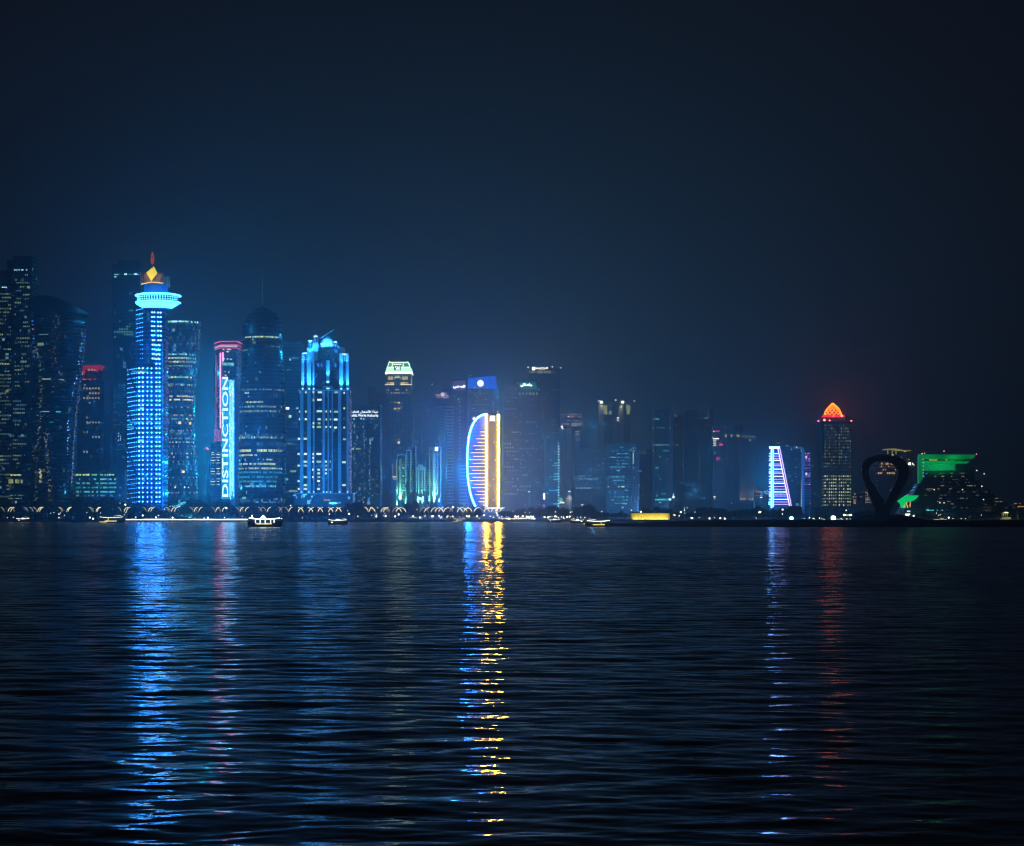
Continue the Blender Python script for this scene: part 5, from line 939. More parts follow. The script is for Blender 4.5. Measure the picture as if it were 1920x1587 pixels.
for i, y in enumerate([851, 855.6, 860.5, 863.6, 870.4, 873.6, 880, 885.4, 888, 893.6, 899, 904, 906.6, 912.6, 917.6, 922.8, 926.8, 930.4, 936.6, 941.6, 946]):
    xr_ = 1458 + (y - 842) * .2; b.part('neon_rung', MB().box(b.X(1451), b.X(xr_), -.2, 1.0, b.Z(y) - .33, b.Z(y) + .33), NV if i % 3 else NW)
    b.part('neon_stub', MB().box(b.X(1442 - (i % 2) * .4), b.X(1445.4), -.2, 1.0, b.Z(y) - .33, b.Z(y) + .33), NW)
for x in (1457, 1461): b.star(x, 831, 1.3, WHT, 1.2)
fin(b)
b = B('blue_glass_box_tower', 'dim blue glass box tower between the neon ladder and the violet striped tower', 2560, 1488)
shaft(b, 'shaft', 1466, 1504, 838, FAC((.008, .05, .10), (.012, .06, .11), 3, 4, .1, .2, .05, CYW, .3, rough=.15), dep=30); b.bx('roof_lantern', 1490, 1504, 838.6, 842, E((.1, .3, .5), .25), -.6, .4)
for x, y, s_ in ((1475.6, 836, 2), (1484, 842.8, 2), (1493.6, 839, 2.2), (1502, 845.6, 1.4), (1493.6, 861, 1.3), (1492.6, 876.4, 1.6), (1490.6, 888, 1.3), (1492.8, 894.4, 1.5), (1485, 902, 1.4), (1495.6, 905.6, 1.3)): b.pane(x, y, s_, s_, E(CYW, 1.1), -.7)
b.grid(1470, 1480, 855, 900, 4, 10, [E(CYW, .12)], .5, .5, .4, 311); b.grid(1496, 1502, 860, 900, 3, 9, [E(CYW, .2)], .4, .5, .4, 312)
for j in range(12): b.pane(1502.4, 901 + j * 4.3, 1.6, 2.4, E((.6, .8, 1), .5 + .6 * (j > 3)), -.6, 'edge_light')
fin(b)
b = B('violet_striped_tower', 'slim tower with one pale violet column and pink striped balconies', 2520, 1513)
b.bx('column', 1504.6, 1508.4, 841, None, P((.40, .36, .62), .6), -2, 10); b.bx('shaft', 1508.6, 1521, 846, None, FAC((.04, .04, .09), (.09, .08, .16), 3, 4, .1, .4), 0, 24)
for j in range(22):
    b.bx('balcony', 1509, 1520.6 + (j % 3) * .5, 850 + j * 4.5, 851.4 + j * 4.5, P((.30, .26, .45), .6), -1.6, 1.8)
for y, s_ in ((850.6, .8), (856, 1.1), (861, .7), (865, .6), (872, .5), (878.6, .6), (889, 1.2), (893, .8), (908.6, .8), (932, .9)): b.row(1509, 1519, y, 2.2, [E((.85, .25, .9), s_), E((.55, .25, .8), s_ * .5)], .8, (1, 3), .5, 33, -1.9)
b.pane(1511.4, 888.6, 2.6, 4, E((.95, .9, 1), 1.2), -2); b.pane(1511, 858, 2.2, 4, E((.95, .9, 1), 1), -2); b.star(1523, 874, 1.6, WHT, 1); b.star(1527.6, 926, 1.6, WHT, 1); b.star(1519, 944.6, 1.8, WHT, .9); fin(b)
# 32 red crowned tower
b = B('red_crowned_tower', 'dark tower with square yellow windows under a glowing red and orange lattice dome', 2560, 1565)
k = b.k; DG = FAC((.02, .028, .035), (.045, .055, .06), 2.9, 4.15, .4, .5, .06, YG, .22)
b.bx('shaft', 1540, 1596.4, 790, None, P((.04, .05, .055), .8), 0, 34); b.bx('penthouse', 1543.6, 1586.8, 782.5, 789.6, E((.22, .01, .05), .3), 3, 30)
b.bx('parapet', 1533.6, 1597.8, 789.8, 791.4, P((.06, .05, .06)), -.8, 42); b.bx('crown_base', 1548, 1584.4, 777.6, 782.3, E((1, .02, .035), 1.6, True), 4, 26)
cR, cY = b.X(1565.8), 18
dp = [(16.6, 777.6), (16, 774), (14.2, 769.6), (11.4, 765.4), (8, 761.6), (4.2, 758), (.3, 754.6)]
b.part('crown_core', MB().lathe(cR, cY, [(r * k * .86, b.Z(y)) for r, y in dp], 24), E((1, .008, .015), .22, True), smooth=True)
def dpt(a, t):
    y = 777.6 - (777.6 - 754.6) * t; r = dp[0][0]
    for (r0, y0), (r1, y1) in zip(dp, dp[1:]):
        if y1 <= y <= y0: r = r0 + (r1 - r0) * (y0 - y) / (y0 - y1)
    return (cR + r * k * math.sin(a), cY - r * k * math.cos(a), b.Z(y))
for i in range(12):
    for sg in (-1, 1): b.part('crown_rib', MB().tube([dpt(R(30 * i + sg * 78 * t), t) for t in [q / 9 for q in range(10)]], .34, 4), E((1, .20, .010), 4.5))
for x, y, s_ in ((1545.6, 788, 4.6), (1555.4, 788.6, 3), (1578, 780, 4.4), (1562.6, 780.6, 2.4)): b.star(x, y, s_, (1, .25, .2), 4, f=-.5)
for x, y in ((1534.2, 789.8), (1596, 789.4)): b.star(x, y, 3.2, (1, .12, .22), 5, f=-1)
r32 = random.Random(32)
for j in range(26):
    y = 797.6 + j * 5.98
    pj = [.25, .3, .5, .5, .35, .5, .3, .45, .2, .5, .7, .2, .65, .55, .15, .05, .92, .97, .9, .85, .9, .8, .9, .9, .75, .6][j]; br = .35 if j < 15 else 1.0
    for i in range(12):
        x = 1547 + i * 4.05 + (2.4 if i > 5 else 0)
        if r32.random() < pj: b.pane(x, y, 1.9, 2.8, E(YG if r32.random() < .8 else WHT, br * r32.choice([.25, .45, .8])), -.3, 'window')
        else: b.pane(x, y, 1.8, 2.7, E((.5, .6, .5), .04), -.2, 'window')
    if pj > .5:
        for i in range(2): b.pane(1541.6 + i * 2.6, y + .3, 1.1, 2.2, E(YG, .18 * br), -.3, 'window')
b.bx('podium', 1526, 1604, 952, None, P((.05, .055, .07)), -8, 40); fin(b)
b = B('orange_windowed_house', 'small far block with stacked orange windows right of the red crowned tower', 2900, 1604, 'apartment block')
b.bx('body', 1598, 1618, 924, None, P((.04, .045, .06)), 0, 20)
for j in range(4): b.pane(1602.6, 937.6 + j * 2.2, 5.6 - .4 * j, 1.2, E((1, .55, .15), .6))
for x, y, c in ((1603, 926.6, WHT), (1600, 932, CYW), (1604.6, 932, (1, .5, .3)), (1614, 931.4, (1, .35, .25))): b.pane(x, y, 1.7, 1.7, E(c, .8))
fin(b)
b = B('far_flat_block', 'small far block with pinkish windows seen just left of the monument', 2900, 1630, 'apartment block')
b.bx('body', 1621, 1642, 921, None, P((.04, .045, .06)), 0, 20); b.grid(1622, 1634, 922, 944, 4, 7, [E((.9, .6, .5), .25), E((1, .65, .2), .5), E((1, .7, .3), .7)], .6, .7, .5, 331); fin(b)
for x, y, pw in ((1558, 772, 1), (1574, 768, 1), (1566, 758, .8)):  # unseen red lights added for the dome's glow and its reflection
    l = bpy.data.lights.new('added_crown_light', 'POINT'); l.color = (1, .02, .04); l.energy = 3.2e4 * pw; l.shadow_soft_size = 0
    o = bpy.data.objects.new('added_crown_light', l); col.objects.link(o); o.parent = b.o; o.location = (b.X(x), -9, b.Z(y))
# 33 building behind the monument
b = B('curved_roof_tower', 'dark tower with yellow lit wavy roof edge seen behind and through the monument', 2700, 1687)
b.bx('shaft', 1648, 1713, 850, None, FAC((.03, .04, .055), (.045, .055, .07), 4, 4.6, .3, .4, .02, WHT, .3), 2, 32)
wv = [(1662, 841.8), (1676, 841.2), (1688, 843), (1700, 845), (1708, 843.6)]
b.part('roof_wave', MB().slab([(b.X(x), b.Z(y)) for x, y in wv[::-1]] + [(b.X(x), b.Z(y + 1.5)) for x, y in wv], -2, 30), E((.75, .68, .22), .35))
for x in (1664, 1672.4, 1679.4): b.bx('lit_column', x, x + 1.8, 843, 852, E((.7, .65, .2), .3), 0, 2)
b.bx('crown_block', 1682, 1711, 846, 850, P((.05, .06, .07)), 3, 26)
for x, y, s_ in ((1673.6, 853.4, 4), (1697.6, 847, 1.6), (1695, 847, 1.4), (1690, 858, 1.4), (1703.6, 862, 1.6)): b.pane(x, y, s_, 1.6, E((.9, .9, .5), .7), -1)
for x0, x1, y in ((1652, 1667, 870), (1670, 1676, 870), (1646, 1655, 887.4), (1663, 1678, 887.4)): b.row(x0, x1, y, 3.6, [E((1, .6, .2), .8), E((1, .5, .2), .45)], .9, (1, 2), .6, 34)
for x0, x1, y in ((1648, 1680, 876),): b.row(x0, x1, y, 1, [E((.8, .35, .3), .25)], .8)
for x, y in ((1656, 881.6), (1660.6, 881.4), (1652.6, 875), (1666, 875), (1679, 881.4)): b.pane(x, y, 1.6, 1.6, E((1, .7, .5), .9))
b.pane(1705, 870, 5.6, 5.2, E((1, .97, .7), 3.5), -2, 'roof_lamp', None, True, thick=2); b.pane(1710.6, 869.8, 2.2, 3.6, E((1, .95, .6), 2), -2, 'roof_lamp', None, True, thick=1); b.pane(1713, 872, 2, 3, E((1, .95, .6), 1.6), -2, 'roof_lamp', None, True, thick=1); fin(b)

# 34 pyramid hotel
b = B('pyramid_hotel', 'stepped pyramid hotel with bright green glowing top slab on the right shore', 1960, 1790, 'hotel')
k = b.k; PH = FAC((.012, .035, .045), (.035, .07, .085), 3.2, 3.3, .1, .45, .05, (.8, .85, .8), .12, (1, .7, .4))
yb = 972; prev = None
lv = [(883, 1750, 1822), (889, 1744, 1832), (895, 1739, 1838), (901, 1735, 1846), (907, 1728, 1853), (913, 1724, 1858), (919, 1720, 1864), (925, 1716, 1870), (931, 1712, 1877), (937, 1708, 1884), (943, 1704, 1891), (949, 1700, 1900), (955, 1696, 1912), (961, 1692, 1922)]
for j, (y, x0, x1) in enumerate(lv):
    f = 26 - j * 2
    b.bx('terrace_storey', x0, x1, y, y + 6.2 if j < len(lv) - 1 else None, PH, f, 38 - f); b.bx('terrace_rail', x0 - .6, x1 + .6, y - .5, y + .6, P((.035, .07, .08), .8), f - 1.0, 1.2)
GE = lambda s_: E((.0, .55, .13), s_, True)  # green floodlighting of the slab is put into its faces as emission
b.bx('core_slab', 1734.4, 1829, 852, 884, PH, 33.2, 4)
b.part('crown_fascia', b.poly(MB(), [(1731.8, 859.8), (1731.8, 850.6), (1840, 851.6), (1834, 860)], 22, 6), GE(.26)); b.part('green_wall', b.poly(MB(), [(1741.6, 883), (1741.6, 868.4), (1808, 868.4), (1804, 870), (1804, 881), (1752, 882)], 30, 3), P((.35, .45, .38), .7))
b.bx('green_pier', 1731.8, 1741.4, 860, 906, GE(.24), 24, 6); b.part('green_soffit', b.poly(MB(), [(1741.6, 868.2), (1741.6, 863.6), (1830, 863.8), (1825, 868)], 26, 5), GE(.36)); b.bx('green_wall_bright', 1762, 1790, 869, 872, GE(.45), 29, .8)
for x, y, pw in ((1765, 876, 1), (1790, 873, 1), (1748, 866, .5), (1800, 858, .5)):
    b.spot(x, y, 14, (x, y - 1, 32), (0, 1, .28), 4500 * pw * FL, 120)
b.bx('restaurant_band', 1741.6, 1834, 860, 863.4, P((.02, .10, .05)), 23, 6); b.row(1751, 1768, 861.6, 3, [E((1, .6, .1), .45), E((.8, .7, .1), .3)], .95, f=22.6); b.row(1782, 1786, 861.6, 3, [E((1, .6, .1), .4)], 1, f=22.6); b.row(1788, 1826, 861.8, 2, [E((.1, .5, .15), .15)], .7, f=22.6)
for j in range(7): b.pane(1740, 860.6 + j * 6.3, 1.5, 1.5, E(CYW, .9), 23.4, 'edge_light')
b.bx('stair_shaft', 1826, 1836, 874, None, P((.015, .06, .07)), 20, 8)
for x, y, c in ((1735.8, 850, (1, .7, .3)), (1740.6, 849, (1, .3, .15)), (1777.4, 845, (1, .35, .6)), (1839, 850.8, (1, .2, .35)), (1839.4, 881.8, CYW), (1853.4, 888, CYW)): b.star(x, y, 2.2, c, 1.8, f=18)
b.part('aerial', MB().tube([(b.X(1777.4), 30, b.Z(852)), (b.X(1777.4), 30, b.Z(845))], .2), P((.1, .1, .1)))
b.part('green_canopy', b.poly(MB(), [(1679, 940), (1686, 935), (1695, 929), (1718, 929.6), (1714, 934), (1710, 938), (1704, 941), (1697, 941), (1693, 953), (1686, 953), (1684, 945)], -14, 6), GE(1.1))
for x, y in ((1694, 944.6), (1701, 944.6), (1689.6, 950), (1696, 950), (1700.6, 948.6)): b.pane(x, y, 1.8, 6, E((1, .45, .12), .9), -15, 'canopy_column_light')
b.star(1696, 928, 1.4, (1, .6, .3), 1, f=-15)
rr = random.Random(34)
for j in range(12):
    y, x0, x1 = lv[j]
    for _ in range(5): x = rr.uniform(x0 + 12, x1 - 3); b.row(x, x + rr.uniform(2, 8), y + 3.6, 1.7, [E((.8, .85, .85), .14), E((.7, .8, .8), .08), E(WARM, .25), E(WHT, .08)], .8, (1.2, 2.4), .7, j, 25.7 - j * 2)
for x, y in ((1752.4, 918.4), (1842, 912), (1805.6, 918.4), (1763, 943), (1771, 943), (1845, 937)): b.pane(x, y, 2, 2, E((1, .9, .7), 1.2), 2)
b.row(1736, 1751, 957, 2.2, [E(TEAL, .8), E(CYW, .8)], .9, f=-.6); b.row(1754, 1768, 957, 2, DIM + [E(CYW, .4)], .7, f=-.6)
for x, y, wd, h, c, s_ in ((1700.6, 959, 6, 2.4, CYW, 1.2), (1699, 964.6, 9, 2.2, WHT, 2), (1697.6, 967.6, 7, 2, WHT, 2.2), (1710, 967.6, 3, 3, WHT, 2.2)): b.pane(x, y, wd, h, E(c, s_), -8, 'entrance_light')
b.bx('entrance_canopy', 1745, 1767, 974, 975.4, E((1, .93, .75), 2), -20, 6); b.pane(1758, 972.6, 6, 1.2, E(WARM, .7), -20, 'entrance_light')
fin(b)
b = B('domed_pavilion', 'small dim domed pavilion with yellow lit roof at the right edge of the shore', 1930, 1892, 'pavilion')
b.bx('hall', 1875, 1896, 970, None, P((.30, .28, .18), .8), 0, 14); b.bx('wall', 1896, 1905, 974, None, P((.2, .19, .13), .8), 2, 10); b.part('roof', b.poly(MB(), [(1877, 962.6), (1882, 960.4), (1886, 959.8), (1890, 961.4), (1891, 962.6)], -2, 14), P((.4, .38, .2))); b.pane(1885.6, 961.8, 8, 1.2, E((.95, 1, .5), 1), -2.6, 'roof_light')
for x in (1878, 1881.5, 1885, 1888.5): b.bx('column', x, x + .8, 963, 970, P((.25, .24, .16)), -1, 1)
b.spot(1886, 961, -8, (1886, 975, 0), (1, .95, .45), 5000 * FL, 120); b.bx('minaret', 1908, 1911, 957, None, P((.22, .22, .15)), 0, 3)
b.row(1893, 1905, 977, 1.2, [E((1, .5, .3), .6)], .7, f=-1); fin(b)
b = B('far_right_block', 'low dark block with two amber windows at the right edge of the frame', 2050, 1912, 'apartment block')
b.bx('body', 1903, 1960, 945, None, P((.03, .03, .04)), 0, 20); b.row(1908, 1920, 950, 2.4, [E((1, .7, .3), .9), E((1, .6, .3), .4)], .85, f=-.4); b.row(1902, 1915, 944.6, 1.8, [E((1, .6, .3), .3)], .5, f=-.4); fin(b)
# 35 yellow lit low hall
b = B('yellow_lit_hall', 'long low flat roofed hall washed by bright yellow light on the dark shore', 1930, 1219, 'hall', base=GZ)
hall = P((.55, .50, .22), .8, noise=.1)
b.bx('wall', 1183.6, 1256, 962.6, None, hall, 2, 18); b.bx('roof_box', 1225, 1233.4, 959, 962.4, hall, 4, 6)
for x in (1189, 1192.6, 1196, 1200, 1203.6, 1206.6, 1213, 1217, 1221, 1225, 1229, 1233, 1237, 1241, 1245, 1249, 1252):
    b.spot(x, 974.6, -2.2, (x, 969.4, 2), (1, .80, .10), 900 * FL, 120, size=.2); b.pane(x, 974.2, 3.4, 1.6, E((1, .9, .35), 2.4), 1.4, 'wall_washer', None, True, thick=.5)
for x in (1196.4, 1202.6, 1252.6): b.bx('post', x - .3, x + .3, 968.4, 976, P((.02, .02, .02)), -1, .4)
b.bx('terrace_edge', 1183, 1257, 975.4, None, P((.04, .04, .05)), -6, 7); fin(b)
# ---------------------------------------------------------------- waterfront
def at(px, d, z=GZ): return (wx(px, d), d, z)
# curved blade lamps along the promenade: pole, curved lit blade
POLE = P((.30, .30, .30), .5, .3)
def lamp_proto(h, lean, s, bright):
    o = empty('promenade_lamp', (0, 0, 0), 'curved blade street lamp on the promenade', 'street lamp')
    MB().tube([(0, 0, 0), (0, 0, h * .62)], [.16, .11], 6).build('pole', POLE, o); MB().lathe(0, 0, [(.3, 0), (.3, .25), (.18, .4)], 8).build('base', POLE, o)
    pts = []; rad = []
    for i in range(9):
        t = i / 8; pts.append((lean * s * (t ** 1.7) * 3.6 * (1 if t < .8 else 1), 0, h * (.60 + .40 * math.sin(t * 1.45)))); rad.append(.18 + .55 * math.sin(min(1, t * 1.25) * 2.4) ** 1.0 * .75)
    MB().tube(pts, [r * .48 for r in rad], 6).build('lamp_blade', E((1, .86, .50), bright, False), o); return o
def drop_copy(root, loc, label, rz=0, group=None, sc_=1.0):
    r = root.copy(); col.objects.link(r); r.location = loc; r.rotation_euler = (0, 0, rz); r.scale = (sc_,) * 3; r['label'] = label
    if group: r['group'] = group
    for ch in root.children:
        c = ch.copy(); col.objects.link(c); c.parent = r
    return r
lamps = [(8, -1, 0), (15, 1, 1), (20, 1, 1), (27, -1, 0), (52, -1, 0), (62, -1, 0), (69, -1, 0), (70.5, 1, 1), (74.4, 1, 1), (116, -1, 0), (118.4, -1, 0), (125, 1, 1), (127.4, 1, 1), (173, -1, 0), (175.6, -1, 0), (180, 1, 1), (182.4, 1, 1), (227.4, -1, 0), (232.6, 1, 1), (237, 1, 1),
         (274.6, -1, 0), (278, 1, 1), (282.6, 1, 1), (317, -1, 0), (319.4, -1, 0), (321.4, 1, 1), (327, 1, 1), (362.6, -1, 0), (364, 1, 1), (369.6, -1, 0), (372.6, 1, 1), (403.6, -1, 0), (404.4, 1, 1), (413.6, -1, 0), (416.6, 1, 1), (449, -1, 0), (450, 1, 1), (456, -1, 0), (459.6, 1, 1),
         (487, 1, 0), (491, -1, 0), (501, 1, 1), (499, -1, 0), (523.6, 1, 0), (528.6, -1, 0), (540.6, -1, 0), (541.4, 1, 1), (559, 1, 1), (568.6, -1, 1), (579, 1, 1), (586.6, -1, 1), (596, 1, 1), (605, -1, 1), (616, 1, 1), (624.4, -1, 1), (629.4, 1, 1), (640, -1, 1),
         (690.4, -1, 1), (692, 1, 1), (703.6, -1, 1), (714, 1, 1), (718.6, 1, 1), (728, -1, 0), (731.4, -1, 0), (736, 1, 0), (742.4, 1, 1), (752.6, -1, 1), (761, -1, 1), (787, 1, 0), (796, 1, 1), (803, -1, 0), (808, 1, 1), (815.6, 1, 1), (822.4, 1, 1), (831, -1, 1), (831.6, 1, 1), (843, 1, 0), (849, -1, 0), (857.4, 1, 1), (867, -1, 1), (869.4, 1, 1), (876, -1, 1), (885, -1, 1), (888.6, 1, 1), (906, -1, 0), (907.4, 1, 1), (917.6, -1, 1), (921, 1, 1), (929.6, 1, 1), (934, -1, 1), (937, 1, 1)]
protos = {}
LG = 'curved blade lamps along the promenade'
for i, (x, sgn, br) in enumerate(lamps):
    key = (sgn, br)
    big = x < 660 and x > 555 or x > 700
    d = 1905 + (0 if br else 9); 
    if key not in protos:
        root = protos[key] = lamp_proto(12.0, sgn, 1.0, 1.5 if br else .45); root.location = at(x, d); root['group'] = LG; o = root
    else: o = drop_copy(protos[key], at(x, d), '', 0, LG)
    if big: o.scale = (1.35, 1, .97)
    nb = 'left' if sgn < 0 else 'right'
    near = 'twisted tower' if x < 150 else 'low office block' if x < 235 else 'blue dotted tower' if x < 310 else 'ribbed dome' if x < 380 else 'text screen' if x < 440 else 'domed tower' if x < 530 else 'blue floodlit tower' if x < 660 else 'lettered glass tower' if x < 715 else 'mint green block' if x < 830 else 'hazy banded towers' if x < 875 else 'neon sail building'
    k = sum(1 for q in lamps[:i] if ('a' if q[0] < 150 else 'b' if q[0] < 235 else 'c' if q[0] < 310 else 'd' if q[0] < 380 else 'e' if q[0] < 440 else 'f' if q[0] < 530 else 'g' if q[0] < 660 else 'h' if q[0] < 715 else 'i' if q[0] < 830 else 'j' if q[0] < 875 else 'k') == ('a' if x < 150 else 'b' if x < 235 else 'c' if x < 310 else 'd' if x < 380 else 'e' if x < 440 else 'f' if x < 530 else 'g' if x < 660 else 'h' if x < 715 else 'i' if x < 830 else 'j' if x < 875 else 'k'))
    ordn = ['first', 'second', 'third', 'fourth', 'fifth', 'sixth', 'seventh', 'eighth', 'ninth', 'tenth', 'eleventh', 'twelfth', 'thirteenth', 'fourteenth', 'fifteenth', 'sixteenth', 'seventeenth', 'eighteenth', 'nineteenth', 'twentieth'][k]
    o['label'] = f"{'bright' if br else 'dim'} curved lamp leaning {nb}, {ordn} from the left in front of the {near}"

# small globe lamps on short posts
def globe_proto(c, s_, r):
    o = empty('globe_lamp', (0, 0, 0), 'small globe lamp', 'lamp'); MB().tube([(0, 0, 0), (0, 0, 3.2)], .09, 5).build('post', POLE, o)
    MB().ball(0, 0, 3.2 + r * .8, r, 10, 7).build('globe', E(c, s_), o, True); return o
GL = {0: ((1, .93, .74), 2.0, .55), 1: ((.75, .92, 1), 1.5, .42), 2: ((1, .75, .36), 1.5, .45), 3: ((1, .96, .86), 3.2, .78)}
gp = {}
def dir_words(x):
    for lim, wd in ((60, 'the far left office tower'), (150, 'the twisted tower'), (235, 'the low office block'), (310, 'the blue dotted tower'), (395, 'the ribbed dome'), (445, 'the text screen'), (535, 'the domed tower'), (660, 'the blue floodlit tower'), (720, 'the lettered glass tower'), (830, 'the mint green block'), (875, 'the banded hazy towers'), (945, 'the neon sail'), (1020, 'the teal sign tower'), (1100, 'the brown crowned tower'), (1200, 'the cyan windowed block'), (1262, 'the yellow hall'), (1340, 'the faint towers'), (1425, 'the gold footed block'), (1500, 'the neon ladder tower'), (1600, 'the red crowned tower'), (1720, 'the monument')):
        if x < lim: return wd
    return 'the pyramid hotel'
globes = [(13.6, 970.4, 2), (25, 970, 2), (95, 962, 1), (101, 961, 1), (110.6, 964, 0), (113, 961.6, 1), (110.4, 970.8, 0), (121, 966, 1), (168.6, 970.8, 3), (174.4, 973, 3), (163, 961, 1), (188.6, 961.6, 1), (235, 946.6, 3), (233, 965, 1), (236, 961, 1), (225, 943, 1), (254.6, 969.6, 0), (267.6, 967, 3), (292.4, 970.6, 3), (297, 966.4, 0), (323.6, 970.8, 3), (308.4, 954.6, 2), (319, 949, 1), (324, 949.4, 1), (336, 949.8, 0), (355, 970.6, 1), (382.6, 971.4, 0), (390, 971, 3), (424.6, 953, 3), (421, 970.6, 0), (454, 968, 1), (544.8, 948, 0), (567, 971, 1), (617.6, 964, 0), (652, 957.6, 1), (654.6, 963.8, 3), (671, 968, 0),
    (697, 966, 1), (705.6, 968.6, 3), (702.6, 965, 1), (706.6, 963.8, 1), (723, 968, 3), (721.6, 963, 1), (741, 968.6, 3), (747.4, 965, 3), (708.4, 952, 1), (719, 966.8, 1), (774.6, 968.6, 3), (770.4, 970, 2), (777, 970, 2), (780, 970.6, 2), (787.4, 970.8, 3), (791, 971, 2), (796, 968, 0), (797.6, 966, 1), (810, 968.6, 3), (813, 967.6, 0), (823, 967.6, 3), (825.6, 971, 0), (828, 969, 0), (838, 969.4, 0), (839.8, 967.6, 0), (845, 969, 2), (848.6, 968, 0), (850.4, 969, 2), (861, 969, 1), (875.4, 968.4, 3), (879.4, 968.6, 3), (889, 969.4, 1), (894.6, 968.6, 3), (907.6, 966.6, 3), (898.6, 972.4, 1), (849, 951.6, 3), (875.6, 953, 1), (782, 955, 1), (919, 968, 0), (925, 970, 0), (931, 962, 3), (933, 966.6, 3), (936, 970, 0), (929.6, 957, 0), (941, 969, 0),
    (949.6, 968, 1), (953, 969.4, 1), (966, 968.6, 3), (967.6, 969.6, 3), (971.6, 968.8, 3), (980, 968.2, 3), (987.6, 969, 3), (991, 970, 3), (995.4, 969, 3), (999.6, 969.4, 3), (961, 958, 1), (984.6, 960.4, 2), (993, 960.6, 1), (1021, 970, 3), (1027.4, 970.6, 3), (1031, 969, 0), (1035, 968, 1), (1041, 968.6, 3), (1043.4, 969, 0), (1047, 970.6, 0), (1053, 969.4, 0), (1056.4, 969.6, 0), (1057.4, 972, 0), (1063, 969.6, 3), (1068, 969, 3), (1041.6, 959.6, 0), (1069.6, 960.6, 0), (1072.6, 959.6, 1), (1076, 971.6, 1), (1082.4, 970.4, 1), (1088.8, 969.8, 0), (1096.6, 970.6, 0), (1128.4, 959.4, 0), (1091, 946.8, 0), (1093.4, 945.8, 1),
    (1184, 956.6, 0), (1201.6, 960, 3), (1263, 964.4, 1), (1264.4, 966, 0), (1267, 965.6, 1), (1273.6, 967.4, 0), (1276.4, 960.6, 3), (1283.4, 956.6, 0), (1284, 962, 1), (1283, 952.4, 1), (1303, 960, 1), (1288.4, 952, 1), (1295.4, 971, 0), (1298, 972, 3), (1311, 970, 1), (1330.4, 972.4, 3), (1339.4, 970, 1), (1350.6, 971.8, 3), (1358, 971, 1), (1359, 972.8, 3), (1371.6, 943.4, 1), (1423.6, 961, 3), (1425.4, 960.6, 3), (1419, 974.6, 0), (1422.6, 974.8, 1), (1417.6, 971, 1), (1427, 959, 1), (1467.4, 955.8, 3), (1467, 963.8, 0),
    (1508, 971.8, 1), (1517, 971.6, 1), (1518, 970.4, 0), (1524.6, 972, 0), (1527, 973, 1), (1536.6, 971.4, 0), (1541, 972.6, 1), (1544, 973.6, 1), (1546, 973.6, 1), (1569.6, 973.6, 1), (1573, 973.4, 1), (1577, 972.8, 0), (1580, 973.6, 1), (1586.6, 956.8, 0), (1588, 973, 0), (1594, 973, 1), (1617, 972, 1), (1641.4, 958, 0), (1644.6, 958.4, 1), (1756, 962, 1), (1760, 966, 1), (1763, 965, 2), (1779, 971, 3), (1783.4, 974.6, 2), (1786.8, 972, 2), (1799, 974.6, 2), (1802.4, 972, 2), (1810.4, 972.4, 2), (1813.6, 975, 2), (1840, 965.4, 1), (1874, 980, 0), (1880, 979.8, 0), (1893.6, 980, 0), (1903.6, 980, 3), (1911.6, 980.4, 3), (1919, 980.2, 3)]
GG = 'small globe lamps scattered along the waterfront'
for i, (x, y, kd) in enumerate(globes):
    d = 1912 if x < 1860 else 1160; gz_ = wz(y, d) - 3.8
    if x < 1860: gz_ = wz(y, d) - 3.8
    if kd not in gp: gp[kd] = globe_proto(*GL[kd]); o = gp[kd]; o.location = (wx(x, d), d, gz_); o['group'] = GG
    else: o = drop_copy(gp[kd], (wx(x, d), d, gz_), '', 0, GG)
    o['label'] = f"{('small white', 'tiny bluish white', 'small amber', 'large bright white')[kd]} globe lamp {'low on' if y > 966 else 'high above'} the shore before {dir_words(x)}"
    if gz_ > GZ + .5:   # those standing high get a longer post of their own
        for c in o.children:
            if c.name.startswith('post'): c.scale = (1, 1, (gz_ + 3.2 - GZ) / 3.2); c.location = (0, 0, GZ - gz_)
# two strong lamps on the breakwater shore
for x, y, r, c, lb in ((1484, 972.6, 2.3, (.5, 1, .9), 'large turquoise white floodlight low on the shore right of the neon ladder tower'), (1562.6, 972, 2.9, (1, 1, .62), 'large pale yellow floodlight low before the red crowned tower')):
    d = 1500; o = empty('shore_floodlight', (wx(x, d), d, 0), lb, 'floodlight'); z = wz(y, d)
    MB().tube([(0, 0, 0), (0, 0, z - r * .5)], .12, 5).build('post', POLE, o); MB().ball(0, 0, z, r * .62, 12, 8).build('lamp_head', E(c, 9, True), o, True)
o = empty('long_canopy_lamp', (wx(1589, 1700), 1700, 1), 'wide bright canopy light with yellow middle at the red crowned tower foot', 'lamp'); zc = wz(966, 1700) - 1
MB().ball(-2.6, 0, zc, 1.2, 10, 6, .7).build('lamp_head', E(WHT, 4), o); MB().ball(2.6, 0, zc, 1.2, 10, 6, .7).build('lamp_head', E(WHT, 4), o); MB().box(-2, 2, -.2, .6, zc - .6, zc + .5).build('canopy', E((.9, .85, .2), .9), o); MB().tube([(0, .3, 0), (0, .3, zc - .5)], .15, 5).build('post', POLE, o)

